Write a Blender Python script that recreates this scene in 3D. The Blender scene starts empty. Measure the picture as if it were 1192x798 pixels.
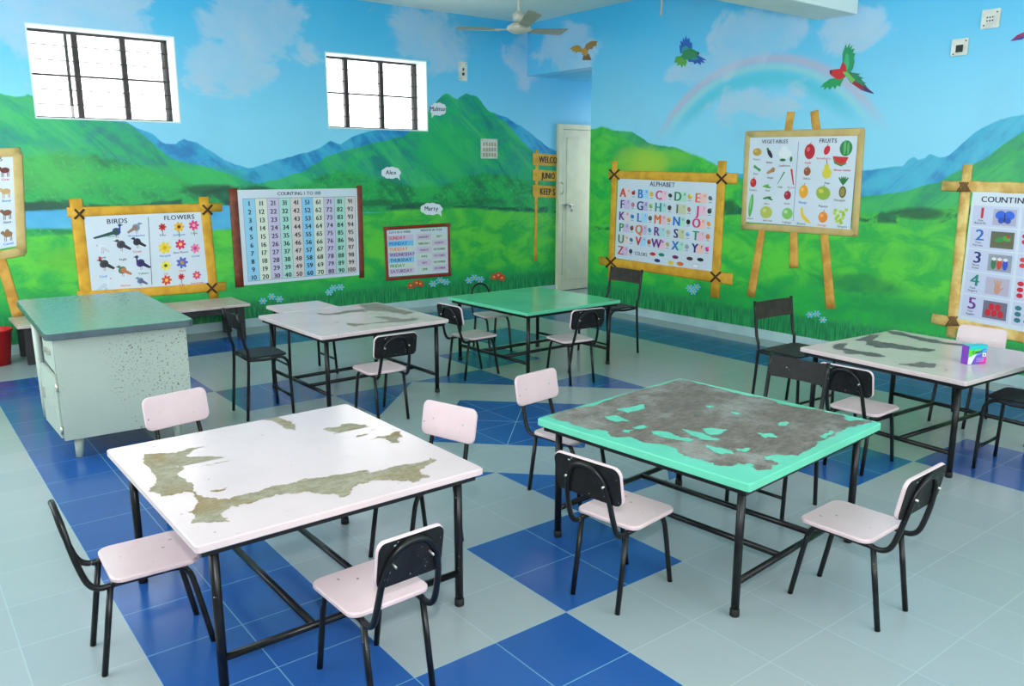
import bpy, bmesh, math, random
from mathutils import Vector, Matrix
from mathutils.geometry import tessellate_polygon
rnd = random.Random(7)
R = math.radians
C = bpy.context.scene.collection
scene = bpy.context.scene

# ------------------------------------------------------------------ camera
W, H, F = 1192, 798, 950.0
PITCH, YAW, CAM_H = 11.9, 37.9, 1.5
cd = bpy.data.cameras.new('camera'); cam = bpy.data.objects.new('camera', cd); C.objects.link(cam)
cam.location = (0, 0, CAM_H); cam.rotation_euler = (R(90 - PITCH), 0, R(-YAW))
cd.sensor_width = 36; cd.lens = F / W * 36; cd.clip_start = 0.05
scene.camera = cam

# ------------------------------------------------------------------ world, lights, exposure
SKY, FLASH, FILL_L, FILL_R, FILL_A = 5.0, 58, 66, 30, 13
world = bpy.data.worlds.new('daylight'); scene.world = world; world.use_nodes = True
bg = world.node_tree.nodes['Background']
bg.inputs[0].default_value = (0.93, 0.98, 1.0, 1); bg.inputs[1].default_value = SKY
scene.view_settings.view_transform = 'Standard'; scene.view_settings.look = 'None'
scene.view_settings.exposure = 0.0; scene.view_settings.gamma = 1
scene.view_settings.use_curve_mapping = False

def area(name, loc, rot, sx, sy, power, col=(1, 1, 1)):
    l = bpy.data.lights.new(name, 'AREA'); l.shape = 'RECTANGLE'; l.size = sx; l.size_y = sy
    l.energy = power; l.color = col
    o = bpy.data.objects.new(name, l); C.objects.link(o); o.location = loc; o.rotation_euler = rot
    return o
# the flash on the camera
fl = area('camera_flash', (0.0, 0.0, CAM_H + 0.26), (R(90 - 6), 0, R(-YAW)), 0.07, 0.05, FLASH, (1, 0.98, 0.96))
# added fill lamps standing for daylight, set before openings made in two unseen walls
area('left_fill_lamp', (-1.28, 4.6, 1.9), (R(90), 0, R(-90)), 4.4, 1.6, FILL_L, (0.93, 0.98, 1.0))
area('rear_fill_lamp', (3.0, -1.28, 1.9), (R(90), 0, R(0)), 5.0, 1.6, FILL_R, (0.95, 0.98, 1.0))
area('alcove_fill_lamp', (7.86, 7.25, 1.5), (R(90), 0, R(90)), 0.9, 1.8, FILL_A, (1, 0.98, 0.94))  # added fill lamp to brighten the alcove; the wall behind it is solid

# ------------------------------------------------------------------ pixel helpers: where a sight line meets a surface
_p, _y = R(PITCH), R(YAW)
FW = Vector((math.sin(_y) * math.cos(_p), math.cos(_y) * math.cos(_p), -math.sin(_p)))
RT = Vector((math.cos(_y), -math.sin(_y), 0)); UP = RT.cross(FW)
EYE = Vector((0, 0, CAM_H))
def ray(x, y): return FW + RT * ((x - W / 2) / F) - UP * ((y - H / 2) / F)
XR, YB, ZC = 6.30, 7.80, 3.17          # right wall, back wall, ceiling
def on_back(x, y):
    d = ray(x, y); p = EYE + d * (YB / d.y); return (p.x, p.z)
def on_right(x, y):
    d = ray(x, y); p = EYE + d * (XR / d.x); return (p.y, p.z)
def on_level(x, y, z):
    d = ray(x, y); p = EYE + d * ((z - CAM_H) / d.z); return (p.x, p.y)
def back3(s, z, off=0): return Vector((s, YB - off, z))
def right3(s, z, off=0): return Vector((XR - off, s, z))
WALLS = {'back': (on_back, back3), 'right': (on_right, right3)}

# ------------------------------------------------------------------ materials
def lin(c): return tuple(((v / 255) / 12.92 if v / 255 <= 0.04045 else ((v / 255 + 0.055) / 1.055) ** 2.4) for v in c[:3]) + (1,)
class N:
    """tiny node writer"""
    def __init__(s, name):
        s.m = bpy.data.materials.new(name); s.m.use_nodes = True; s.t = s.m.node_tree
        s.b = s.t.nodes['Principled BSDF']
    def n(s, typ, **k):
        o = s.t.nodes.new(typ)
        for a, v in k.items(): setattr(o, a, v)
        return o
    def put(s, sock, v):
        if isinstance(v, bpy.types.NodeSocket): s.t.links.new(v, sock)
        else: sock.default_value = v
    def math(s, op, a, b=0.0, clamp=False):
        o = s.n('ShaderNodeMath', operation=op, use_clamp=clamp); s.put(o.inputs[0], a); s.put(o.inputs[1], b); return o.outputs[0]
    def mix(s, f, a, b):
        o = s.n('ShaderNodeMix', data_type='RGBA'); s.put(o.inputs[0], f)
        s.put(o.inputs[6], a if isinstance(a, bpy.types.NodeSocket) else lin(a)); s.put(o.inputs[7], b if isinstance(b, bpy.types.NodeSocket) else lin(b)); return o.outputs[2]
    def step(s, v, lo, hi):
        o = s.n('ShaderNodeMapRange', interpolation_type='SMOOTHSTEP'); s.put(o.inputs[0], v); s.put(o.inputs[1], lo); s.put(o.inputs[2], hi); return o.outputs[0]
    def coord(s, kind='Object'): return s.n('ShaderNodeTexCoord').outputs[kind]
    def scaled(s, v, sc, loc=(0, 0, 0)):
        o = s.n('ShaderNodeMapping'); s.put(o.inputs[0], v); o.inputs[1].default_value = loc; o.inputs[3].default_value = sc; return o.outputs[0]
    def noise(s, v, scale, detail=4, rough=0.55, dist=0.0):
        o = s.n('ShaderNodeTexNoise'); s.put(o.inputs['Vector'], v); o.inputs['Scale'].default_value = scale
        o.inputs['Detail'].default_value = detail; o.inputs['Roughness'].default_value = rough; o.inputs['Distortion'].default_value = dist; return o.outputs[0]
    def xyz(s, v):
        o = s.n('ShaderNodeSeparateXYZ'); s.put(o.inputs[0], v); return o.outputs
    def done(s, col=None, rough=None, metal=None, bump=None, bstr=0.2, spec=None, coat=None):
        if col is not None: s.put(s.b.inputs['Base Color'], col if isinstance(col, bpy.types.NodeSocket) else lin(col))
        if rough is not None: s.put(s.b.inputs['Roughness'], rough)
        if metal is not None: s.b.inputs['Metallic'].default_value = metal
        if spec is not None: s.b.inputs['Specular IOR Level'].default_value = spec
        if coat is not None: s.b.inputs['Coat Weight'].default_value = coat; s.b.inputs['Coat Roughness'].default_value = 0.08
        if bump is not None:
            o = s.n('ShaderNodeBump'); o.inputs['Strength'].default_value = bstr; o.inputs['Distance'].default_value = 0.01
            s.put(o.inputs['Height'], bump); s.t.links.new(o.outputs[0], s.b.inputs['Normal'])
        return s.m

def paint(name, c1, c2=None, scale=8, rough=0.5, spots=None, spot_col=(60, 55, 50), metal=0.0, bstr=0.08, coat=None, spec=None):
    k = N(name); v = k.coord(); n = k.noise(v, scale, 5)
    col = k.mix(k.step(n, 0.35, 0.65), c1, c2 or tuple(int(x * 0.92) for x in c1))
    if spots:
        n2 = k.noise(v, spots[0], 3, 0.6); col = k.mix(k.step(n2, spots[1], spots[1] + 0.03), col, spot_col)
    return k.done(col, rough, metal, bump=n, bstr=bstr, coat=coat, spec=spec)

M = {}
M['pink'] = paint('pale_pink_paint', (211, 189, 193), (203, 181, 186), 5, 0.28, (38, 0.70), (120, 95, 90))
M['pinktop'] = paint('worn_pink_enamel', (209, 192, 194), (202, 186, 188), 3, 0.19, (30, 0.72), (150, 135, 130), bstr=0.03, spec=0.38)
M['teal'] = paint('mint_enamel', (104, 200, 170), (96, 190, 160), 3, 0.2, (45, 0.73), (60, 130, 115), bstr=0.03)
M['tealsoft'] = paint('green_mint_enamel', (98, 196, 156), (88, 186, 148), 3, 0.14, (30, 0.75), (150, 90, 70), bstr=0.03)
M['black'] = paint('black_tube_paint', (13, 14, 17), (22, 24, 27), 20, 0.34, (60, 0.71), (150, 160, 165), spec=0.3)
M['blackboard'] = paint('black_board_paint', (17, 18, 20), (26, 28, 31), 25, 0.5, (55, 0.69), (165, 180, 185), spec=0.25)
M['brownboard'] = paint('faded_black_sheet', (58, 52, 46), (44, 42, 40), 18, 0.55, spec=0.25)
M['rubber'] = paint('rubber', (18, 18, 20), None, 20, 0.7)
M['white'] = paint('white_paint', (226, 236, 234), (218, 230, 230), 4, 0.5)
M['ceiling'] = paint('ceiling_distemper', (232, 240, 234), (226, 236, 230), 1.5, 0.8)
M['plain'] = paint('plain_light_wall', (200, 214, 212), None, 2, 0.7)
M['bluewall'] = paint('blue_wall', (84, 176, 214), (96, 184, 216), 2, 0.5)
M['skirt'] = paint('skirting_tile', (178, 205, 208), (165, 195, 200), 4, 0.25)
M['plastic'] = paint('white_plastic', (220, 222, 212), None, 10, 0.35)
M['switch'] = paint('aged_switch', (176, 172, 140), None, 10, 0.4)
M['darkhole'] = paint('dark_socket', (40, 40, 40), None, 10, 0.6)
M['windowsteel'] = paint('window_steel', (62, 50, 50), (44, 38, 40), 14, 0.5)
M['doorpaint'] = paint('cream_door_paint', (226, 222, 190), (216, 214, 184), 6, 0.35, (26, 0.72), (140, 130, 100))
M['steel'] = paint('bright_steel', (200, 200, 190), None, 20, 0.3, metal=0.8)
M['fan'] = paint('fan_enamel', (196, 192, 178), (184, 182, 170), 8, 0.35)
M['fanblade'] = paint('fan_blade', (150, 148, 132), (138, 136, 122), 8, 0.4)
M['bucket'] = paint('red_plastic', (205, 20, 28), (190, 16, 24), 8, 0.35)
M['bamboo'] = paint('bamboo_yellow', (226, 172, 48), (206, 148, 34), 9, 0.6)
M['bamboopale'] = paint('bamboo_pale', (238, 208, 130), (206, 160, 78), 9, 0.6)
M['easel'] = paint('easel_beige', (206, 180, 118), (196, 168, 104), 9, 0.6)
M['easelleg'] = paint('easel_leg_wood', (222, 168, 72), (196, 140, 50), 9, 0.6)
M['lash'] = paint('dark_lashing', (70, 44, 22), None, 9, 0.7)
M['brownframe'] = paint('brown_frame', (132, 62, 38), (108, 46, 28), 14, 0.45)
M['maroon'] = paint('maroon_frame', (150, 42, 32), (126, 32, 26), 14, 0.45)
M['benchtop'] = paint('bench_pinkish_top', (206, 190, 184), (188, 172, 166), 6, 0.3, (18, 0.66), (120, 108, 98))
M['benchleg'] = paint('bench_black_timber', (30, 28, 30), (46, 44, 46), 14, 0.5)
# worn wood where the paint is gone
def worn(name, a, b, c):
    k = N(name); v = k.coord()
    n1 = k.noise(k.scaled(v, (1, 2, 1)), 22, 8, 0.75); n2 = k.noise(v, 5.0, 6, 0.7); n3 = k.noise(v, 90, 2)
    col = k.mix(k.step(n1, 0.36, 0.64), a, b); col = k.mix(k.math('MULTIPLY', k.step(n2, 0.46, 0.66), 0.8), col, c); col = k.mix(k.math('MULTIPLY', k.step(n3, 0.55, 0.7), 0.35), col, tuple(int(q * 0.6) for q in a))
    return k.done(col, 0.55, bump=n3, bstr=0.2)
M['wornbrown'] = worn('bare_board_brown', (128, 122, 98), (154, 148, 128), (134, 110, 66))
M['worngrey'] = worn('bare_board_grey', (92, 84, 77), (122, 113, 104), (148, 148, 143))
M['wornolive'] = worn('bare_board_olive', (112, 110, 96), (130, 126, 112), (122, 118, 104))
M['worndark'] = worn('bare_board_dark', (88, 84, 84), (104, 98, 96), (120, 112, 108))
# rusty cream desk metal
k = N('chipped_desk_enamel'); v = k.coord()
a = k.noise(v, 1.6, 3); b = k.noise(v, 85, 3, 0.6); d = k.noise(v, 11, 7, 0.75)
m1 = k.math('MULTIPLY', k.step(b, 0.60, 0.64), k.step(a, 0.42, 0.6)); m2 = k.math('MULTIPLY', k.step(d, 0.64, 0.72), k.step(a, 0.45, 0.6))
col = k.mix(k.noise(v, 3), (168, 180, 170), (156, 172, 163)); col = k.mix(k.math('MULTIPLY', m2, 0.5), col, (140, 118, 84)); col = k.mix(m1, col, (92, 66, 44))
M['desk'] = k.done(col, 0.4, bump=b, bstr=0.1)
k = N('desk_laminate'); v = k.coord(); n = k.noise(v, 30, 6, 0.7)
M['desktop'] = k.done(k.mix(k.step(n, 0.3, 0.7), (92, 138, 128), (110, 152, 142)), 0.22)
M['deskedge'] = paint('desk_edge_trim', (92, 110, 118), (80, 98, 104), 12, 0.25, metal=0.4)
# glass
k = N('window_glass'); tr = k.n('ShaderNodeBsdfTransparent'); gl = k.n('ShaderNodeBsdfGlossy'); gl.inputs['Roughness'].default_value = 0.02
mx = k.n('ShaderNodeMixShader'); mx.inputs[0].default_value = 0.06
k.t.links.new(tr.outputs[0], mx.inputs[1]); k.t.links.new(gl.outputs[0], mx.inputs[2])
k.t.links.new(mx.outputs[0], k.t.nodes['Material Output'].inputs[0]); M['glass'] = k.m
# print: the colour of each printed patch of a chart
k = N('printed_colours'); at = k.n('ShaderNodeAttribute', attribute_name='Col'); M['print'] = k.done(at.outputs['Color'], 0.5)

# floor tiles: 306 mm tiles, one material per glaze
TU, U0, V0 = 0.306, 0.512, 1.923
def tile_mat(name, c1, c2, grout, rough):
    k = N(name); v = k.coord(); x, y, z = k.xyz(v)
    u = k.math('DIVIDE', k.math('SUBTRACT', x, U0), TU); w = k.math('DIVIDE', k.math('SUBTRACT', y, V0), TU)
    def edge(q):
        f = k.math('FRACT', q); g = k.math('SUBTRACT', f, 0.5); g = k.math('ABSOLUTE', g); return k.step(g, 0.4915, 0.4955)
    line = k.math('MAXIMUM', edge(u), edge(w))
    cb = k.n('ShaderNodeCombineXYZ'); k.put(cb.inputs[0], k.math('FLOOR', u)); k.put(cb.inputs[1], k.math('FLOOR', w))
    wn = k.n('ShaderNodeTexWhiteNoise', noise_dimensions='2D'); k.put(wn.inputs['Vector'], cb.outputs[0])
    n = k.noise(v, 5, 5, 0.6); fac = k.math('ADD', k.math('MULTIPLY', wn.outputs[0], 0.4), k.math('MULTIPLY', n, 0.6))
    col = k.mix(fac, c1, c2); col = k.mix(line, col, grout)
    return k.done(col, rough, bump=k.math('ADD', k.math('MULTIPLY', line, -1.0), k.math('MULTIPLY', n, 0.25)), bstr=0.12)
M['tile'] = tile_mat('pale_floor_tile', (153, 165, 168), (142, 156, 160), (158, 174, 178), 0.24)
M['tileblue'] = tile_mat('blue_floor_tile', (30, 76, 142), (38, 88, 156), (96, 148, 186), 0.2)
M['groutline'] = paint('grout_line', (110, 160, 195), None, 8, 0.5)

# ------------------------------------------------------------------ mural
def curve_node(k, s, pts, smooth=False):
    """pts: wall (s, z) pairs -> z as a function of s"""
    s0, s1 = -1.7, 8.2
    fc = k.n('ShaderNodeFloatCurve'); c = fc.mapping.curves[0]
    pts = sorted(pts); q = [((a - s0) / (s1 - s0), b / 4) for a, b in pts]
    q = [(0.0, q[0][1])] + q + [(1.0, q[-1][1])]
    while len(c.points) < len(q): c.points.new(0.5, 0.5)
    for p, (a, b) in zip(c.points, q):
        p.location = (a, b); p.handle_type = 'AUTO' if smooth else 'VECTOR'
    fc.mapping.update()
    k.put(fc.inputs[1], k.math('DIVIDE', k.math('SUBTRACT', s, s0), s1 - s0))
    return k.math('MULTIPLY', fc.outputs[0], 4.0)

def mural(name, which, layers, clouds, glow, rainbow=None):
    k = N(name); v = k.coord(); x, y, z = k.xyz(v); s = x if which == 'back' else y
    px = WALLS[which][0]
    cb = k.n('ShaderNodeCombineXYZ'); k.put(cb.inputs[0], s); k.put(cb.inputs[1], z); p = cb.outputs[0]
    n_big = k.noise(p, 0.9, 4); n_cl = k.noise(k.scaled(p, (1.0, 1.35, 1)), 1.9, 9, 0.62, 0.5)
    col = k.mix(k.step(z, 1.7, 3.1), (136, 214, 242), (66, 184, 232))
    col = k.mix(k.math('MULTIPLY', k.step(n_big, 0.45, 0.7), 0.35), col, (120, 190, 222))
    if rainbow:
        (cs, cz), rad = rainbow
        dx = k.math('SUBTRACT', s, cs); dz = k.math('SUBTRACT', z, cz)
        dist = k.math('SQRT', k.math('ADD', k.math('MULTIPLY', dx, dx), k.math('MULTIPLY', dz, dz)))
        t = k.math('SUBTRACT', dist, rad - 0.03)
        for off, wd, c, f in ((0.02, 0.07, (206, 170, 190), 0.6), (-0.05, 0.05, (170, 214, 196), 0.5), (-0.14, 0.11, (70, 196, 215), 0.75)):
            g = k.step(k.math('ABSOLUTE', k.math('SUBTRACT', t, off)), wd, 0.0)
            g = k.math('MULTIPLY', k.math('MULTIPLY', g, k.step(z, 1.75, 2.15)), f); col = k.mix(g, col, c)
    cm = None
    for (cx, cy, rx, ry, wt) in clouds:
        cs, cz = px(cx, cy)
        a = k.math('DIVIDE', k.math('SUBTRACT', s, cs), rx); b = k.math('DIVIDE', k.math('SUBTRACT', z, cz), ry)
        g = k.math('MULTIPLY', k.math('SUBTRACT', 1.0, k.math('SQRT', k.math('ADD', k.math('MULTIPLY', a, a), k.math('MULTIPLY', b, b)))), wt)
        cm = g if cm is None else k.math('MAXIMUM', cm, g)
    if cm is not None:
        g = k.math('ADD', k.math('MULTIPLY', cm, 0.50), k.math('MULTIPLY', k.math('SUBTRACT', n_cl, 0.66), 1.0))
        soft = k.math('MULTIPLY', k.step(g, 0.0, 0.14), k.math('ADD', 0.0, k.math('MULTIPLY', n_cl, 1.1)))
        col = k.mix(soft, col, (184, 206, 226))
    n_edge = k.noise(p, 7, 4, 0.6); n_fine = k.noise(p, 26, 5, 0.65); n_mid = k.noise(k.scaled(p, (1, 1.6, 1)), 3.6, 5, 0.6, 0.6)
    sk = k.n('ShaderNodeCombineXYZ'); k.put(sk.inputs[0], k.math('ADD', s, k.math('MULTIPLY', z, 0.9))); k.put(sk.inputs[1], k.math('MULTIPLY', z, 0.45))
    n_rid = k.noise(sk.outputs[0], 3.2, 7, 0.6, 0.9)
    for L in layers:
        line = curve_node(k, s, [px(*q) for q in L['px']], L.get('smooth', False))
        line = k.math('ADD', line, k.math('MULTIPLY', k.math('SUBTRACT', n_edge, 0.5), L.get('rough', 0.1)))
        m = k.step(k.math('SUBTRACT', line, z), 0.0, L.get('soft', 0.012))
        if 'below' in L:   # band: stops under a second line
            l2 = curve_node(k, s, [px(*q) for q in L['below']], True)
            m = k.math('MULTIPLY', m, k.step(k.math('SUBTRACT', z, l2), 0.0, L.get('soft2', 0.03)))
        src = {'mid': n_mid, 'fine': n_fine, 'edge': n_edge, 'big': n_big}[L.get('tex', 'mid')]
        c = k.mix(k.step(src, 0.36, 0.64), L['a'], L['b'])
        if L.get('mottle'): c = k.mix(k.math('MULTIPLY', k.step(n_fine, 0.5, 0.68), L['mottle']), c, L['c'])
        if 'relief' in L: c = k.mix(k.math('MULTIPLY', k.step(n_rid, 0.46, 0.62), 0.75), c, L['relief']); c = k.mix(k.math('MULTIPLY', k.step(n_rid, 0.44, 0.34), 0.6), c, L['relief2'])
        if 'patch' in L: m = k.math('MULTIPLY', m, k.step(n_mid, L['patch'], L['patch'] + 0.08))
        col = k.mix(m, col, c)
    for (gx, gy, rx, ry, c, f) in glow:      # painted highlights with a place of their own in the picture
        cs, cz = px(gx, gy)
        a = k.math('DIVIDE', k.math('SUBTRACT', s, cs), rx); b = k.math('DIVIDE', k.math('SUBTRACT', z, cz), ry)
        g = k.step(k.math('ADD', k.math('ADD', k.math('MULTIPLY', a, a), k.math('MULTIPLY', b, b)), k.math('SUBTRACT', n_mid, 0.5)), 1.0, 0.1)
        col = k.mix(k.math('MULTIPLY', g, f), col, c)
    # grass blades along the foot of the picture
    blade = k.noise(k.scaled(p, (60, 5, 1)), 1.0, 3, 0.6)
    top = k.math('ADD', 0.30, k.math('MULTIPLY', k.math('SUBTRACT', blade, 0.5), 0.35))
    gm = k.step(k.math('SUBTRACT', top, z), 0.0, 0.05)
    col = k.mix(gm, col, k.mix(k.step(blade, 0.35, 0.65), (8, 104, 66), (40, 160, 84)))
    return k.done(col, 0.42)

back_layers = [
    dict(px=[(0, 150), (140, 136), (160, 148), (178, 156), (190, 166), (205, 168), (212, 160), (230, 166), (246, 176), (262, 186), (290, 196), (320, 186), (372, 172), (384, 162), (396, 168), (410, 158), (440, 150), (480, 150), (505, 140), (560, 126), (590, 136), (612, 150), (640, 172), (665, 184)],
         a=(22, 128, 190), b=(44, 166, 208), rough=0.05, tex='edge', relief=(70, 180, 214), relief2=(20, 112, 180)),
    dict(px=[(0, 108), (20, 112), (34, 108), (60, 122), (110, 138), (150, 142), (180, 168), (200, 184), (236, 192), (262, 200), (300, 214), (350, 200), (380, 182), (430, 166), (470, 158), (498, 130), (510, 116), (520, 107), (532, 115), (542, 108), (556, 112), (566, 126), (590, 142), (612, 168), (640, 192), (665, 196)],
         a=(18, 150, 124), b=(24, 176, 104), rough=0.06, tex='mid', mottle=0.3, c=(14, 112, 120), relief=(64, 190, 110), relief2=(12, 112, 118)),
    dict(px=[(0, 184), (60, 176), (120, 180), (180, 196), (240, 214), (290, 220), (340, 214), (400, 196), (440, 206), (500, 214), (560, 200), (620, 208), (665, 214)],
         a=(14, 128, 76), b=(24, 170, 84), rough=0.14, tex='mid', mottle=0.7, c=(70, 196, 92), relief=(40, 176, 84), relief2=(10, 104, 72), smooth=True, soft=0.05),
    dict(px=[(0, 228), (30, 232), (60, 230), (120, 236), (200, 230), (270, 214), (330, 220), (420, 236), (500, 234), (560, 238), (665, 240)], below=[(0, 250), (270, 246), (665, 250)],
         a=(10, 84, 64), b=(14, 112, 74), rough=0.1, tex='edge', smooth=True, soft=0.03, patch=0.44),
    dict(px=[(0, 246), (80, 242), (270, 238), (430, 246)], below=[(0, 268), (80, 268), (270, 268), (300, 256), (430, 250)],
         a=(48, 150, 214), b=(96, 192, 226), rough=0.02, tex='big', smooth=True),
    dict(px=[(0, 274), (80, 270), (270, 264), (420, 246), (520, 240), (600, 244), (665, 246)],
         a=(34, 172, 72), b=(92, 204, 62), rough=0.03, tex='mid', smooth=True, mottle=0.1, c=(150, 216, 70), soft=0.04),
    dict(px=[(0, 330), (80, 326), (270, 322), (420, 310), (440, 306), (520, 300), (600, 304), (665, 296)],
         a=(14, 148, 78), b=(30, 170, 74), rough=0.06, tex='mid', smooth=True, soft=0.2),
]
M['mural_back'] = mural('mural_back_wall', 'back', back_layers,
    [(60, 20, 1.2, 0.7, 1), (300, 30, 0.8, 0.55, 1.2), (265, 75, 0.7, 0.35, 1.2), (500, 50, 0.9, 0.6, 1), (620, 60, 0.7, 0.5, 1)],
    [(60, 200, 0.45, 0.25, (90, 200, 90), 0.4), (520, 175, 0.5, 0.4, (30, 180, 90), 0.6), (200, 205, 0.9, 0.12, (50, 190, 80), 0.6), (245, 220, 0.30, 0.06, (12, 74, 50), 0.85), (45, 240, 0.35, 0.05, (12, 74, 56), 0.85), (300, 222, .22, .05, (14, 80, 52), .8), (440, 236, 0.4, 0.04, (14, 90, 56), 0.7), (115, 300, .6, .15, (110, 196, 50), .6), (560, 235, .4, .05, (14, 96, 60), .6)])
a, b, c = Vector(on_right(800, 112)), Vector(on_right(915, 67)), Vector(on_right(1030, 150))
dd = 2 * (a.x * (b.y - c.y) + b.x * (c.y - a.y) + c.x * (a.y - b.y))
ux = (a.length_squared * (b.y - c.y) + b.length_squared * (c.y - a.y) + c.length_squared * (a.y - b.y)) / dd
uy = (a.length_squared * (c.x - b.x) + b.length_squared * (a.x - c.x) + c.length_squared * (b.x - a.x)) / dd
rain = ((ux, uy), (Vector((ux, uy)) - a).length)
right_layers = [
    dict(px=[(735, 168), (760, 172), (840, 200), (900, 205), (1000, 198), (1052, 192), (1062, 180), (1072, 186), (1082, 178), (1096, 184), (1110, 176), (1124, 162), (1140, 150), (1165, 138), (1192, 132), (1300, 120)],
         a=(28, 134, 190), b=(40, 170, 206), rough=0.04, tex='edge', relief=(74, 186, 214), relief2=(24, 120, 186)),
    dict(px=[(690, 150), (735, 152), (756, 166), (790, 172), (860, 206), (1000, 228), (1050, 222), (1090, 212), (1120, 196), (1150, 182), (1170, 166), (1192, 152), (1300, 120)],
         a=(16, 146, 104), b=(28, 168, 88), rough=0.05, tex='mid', mottle=0.3, c=(20, 126, 110), relief=(60, 188, 96), relief2=(16, 122, 110)),
    dict(px=[(690, 149), (702, 146), (716, 152), (750, 172), (800, 176), (830, 188), (856, 208), (900, 230), (960, 240), (1040, 246), (1100, 240), (1150, 222), (1192, 210), (1300, 200)],
         a=(22, 170, 72), b=(80, 200, 60), rough=0.03, tex='mid', smooth=True, mottle=0.2, c=(120, 206, 66), soft=0.03),
    dict(px=[(690, 262), (760, 262), (850, 236), (900, 240), (1040, 244), (1090, 240), (1192, 236)], below=[(690, 270), (850, 252), (1040, 262), (1192, 260)],
         a=(10, 90, 60), b=(16, 120, 70), rough=0.1, tex='edge', smooth=True, soft=0.03, patch=0.50),
    dict(px=[(690, 290), (760, 280), (850, 262), (1000, 268), (1100, 280), (1192, 300)],
         a=(34, 174, 68), b=(88, 204, 60), rough=0.03, tex='mid', smooth=True, soft=0.05),
    dict(px=[(690, 306), (760, 316), (850, 318), (1000, 320), (1100, 340), (1192, 372)],
         a=(16, 152, 72), b=(34, 174, 68), rough=0.06, tex='mid', smooth=True, soft=0.2),
]
M['mural_right'] = mural('mural_right_wall', 'right', right_layers,
    [(660, 60, 0.8, 0.5, 1), (880, 45, 0.7, 0.35, 1.5), (820, 80, 0.7, 0.2, 1.3), (1000, 30, 0.6, 0.4, 0.8), (880, 120, 0.8, 0.3, 0.7)],
    [(745, 188, 0.45, 0.2, (176, 206, 50), 0.45), (770, 184, 0.5, 0.12, (120, 200, 60), 0.6), (755, 192, .3, .2, (196, 210, 50), .4), (848, 240, .12, .08, (14, 84, 52), .85), (1068, 248, .28, .06, (14, 80, 52), .85), (1000, 330, .5, .1, (12, 116, 70), .6)], rain)

# ------------------------------------------------------------------ mesh helpers
def obj(name, bm, mat=None, parent=None, smooth=False, kind=None):
    me = bpy.data.meshes.new(name)
    bmesh.ops.recalc_face_normals(bm, faces=bm.faces)
    bm.to_mesh(me); bm.free()
    for m in (mat if isinstance(mat, list) else [mat]):
        if m is not None: me.materials.append(m)
    if smooth:
        for p in me.polygons: p.use_smooth = True
    o = bpy.data.objects.new(name, me); C.objects.link(o)
    if parent: o.parent = parent
    if kind: o['kind'] = kind
    return o
def thing(name, label, cat, loc=(0, 0, 0), rz=0, group=None):
    o = bpy.data.objects.new(name, None); C.objects.link(o); o.empty_display_size = 0.05
    o.location = loc; o.rotation_euler = (0, 0, rz); o['label'] = label; o['category'] = cat
    if group: o['group'] = group
    return o
def tag(o, label, cat, group=None):
    o['label'] = label; o['category'] = cat
    if group: o['group'] = group
    return o
def struct(name, bm, m, parent=None, smooth=False):
    o = obj(name, bm, m, parent, smooth)
    if not parent: o['kind'] = 'structure'
    return o
def box(bm, x0, x1, y0, y1, z0, z1, bev=0, mi=0):
    vs = [bm.verts.new((x, y, z)) for x in (x0, x1) for y in (y0, y1) for z in (z0, z1)]
    fs = [bm.faces.new([vs[i] for i in q]) for q in ((0, 1, 3, 2), (4, 6, 7, 5), (0, 4, 5, 1), (2, 3, 7, 6), (0, 2, 6, 4), (1, 5, 7, 3))]
    for f in fs: f.material_index = mi
    if bev:
        es = list({e for f in fs for e in f.edges})
        bmesh.ops.bevel(bm, geom=es, offset=bev, segments=2, affect='EDGES', profile=0.5)
    return bm
def B(*a, **k): return box(bmesh.new(), *a, **k)
def smooth_path(pts, n=5):
    """Catmull-Rom through the points"""
    P = [Vector(p) for p in pts]; out = []
    for i in range(len(P) - 1):
        a = P[i - 1] if i else P[0] * 2 - P[1]; b, c = P[i], P[i + 1]
        d = P[i + 2] if i + 2 < len(P) else P[-1] * 2 - P[-2]
        for j in range(n):
            t = j / n
            out.append(0.5 * ((2 * b) + (c - a) * t + (2 * a - 5 * b + 4 * c - d) * t * t + (3 * b - a - 3 * c + d) * t ** 3))
    out.append(P[-1]); return out
def tube(bm, pts, r, seg=10, cap=True):
    P = [Vector(p) for p in pts]; rings = []; up = None
    for i, p in enumerate(P):
        d = (P[min(i + 1, len(P) - 1)] - P[max(i - 1, 0)]).normalized()
        if up is None: up = Vector((0, 0, 1)) if abs(d.z) < 0.9 else Vector((1, 0, 0))
        a = d.cross(up).normalized(); up = a.cross(d).normalized()
        rr = r[i] if isinstance(r, (list, tuple)) else r
        rings.append([bm.verts.new(p + (a * math.cos(t) + up * math.sin(t)) * rr) for t in [2 * math.pi * q / seg for q in range(seg)]])
    for A, Bq in zip(rings, rings[1:]):
        for q in range(seg):
            bm.faces.new((A[q], A[(q + 1) % seg], Bq[(q + 1) % seg], Bq[q])).smooth = True
    if cap: bm.faces.new(rings[0][::-1]); bm.faces.new(rings[-1])
    return bm
def lathe(bm, prof, seg=24, c=(0, 0, 0)):
    rings = [[bm.verts.new((c[0] + r * math.cos(2 * math.pi * q / seg), c[1] + r * math.sin(2 * math.pi * q / seg), c[2] + z)) for q in range(seg)] for r, z in prof]
    for A, Bq in zip(rings, rings[1:]):
        for q in range(seg): bm.faces.new((A[q], A[(q + 1) % seg], Bq[(q + 1) % seg], Bq[q])).smooth = True
    bm.faces.new(rings[0][::-1]); bm.faces.new(rings[-1]); return bm
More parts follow.
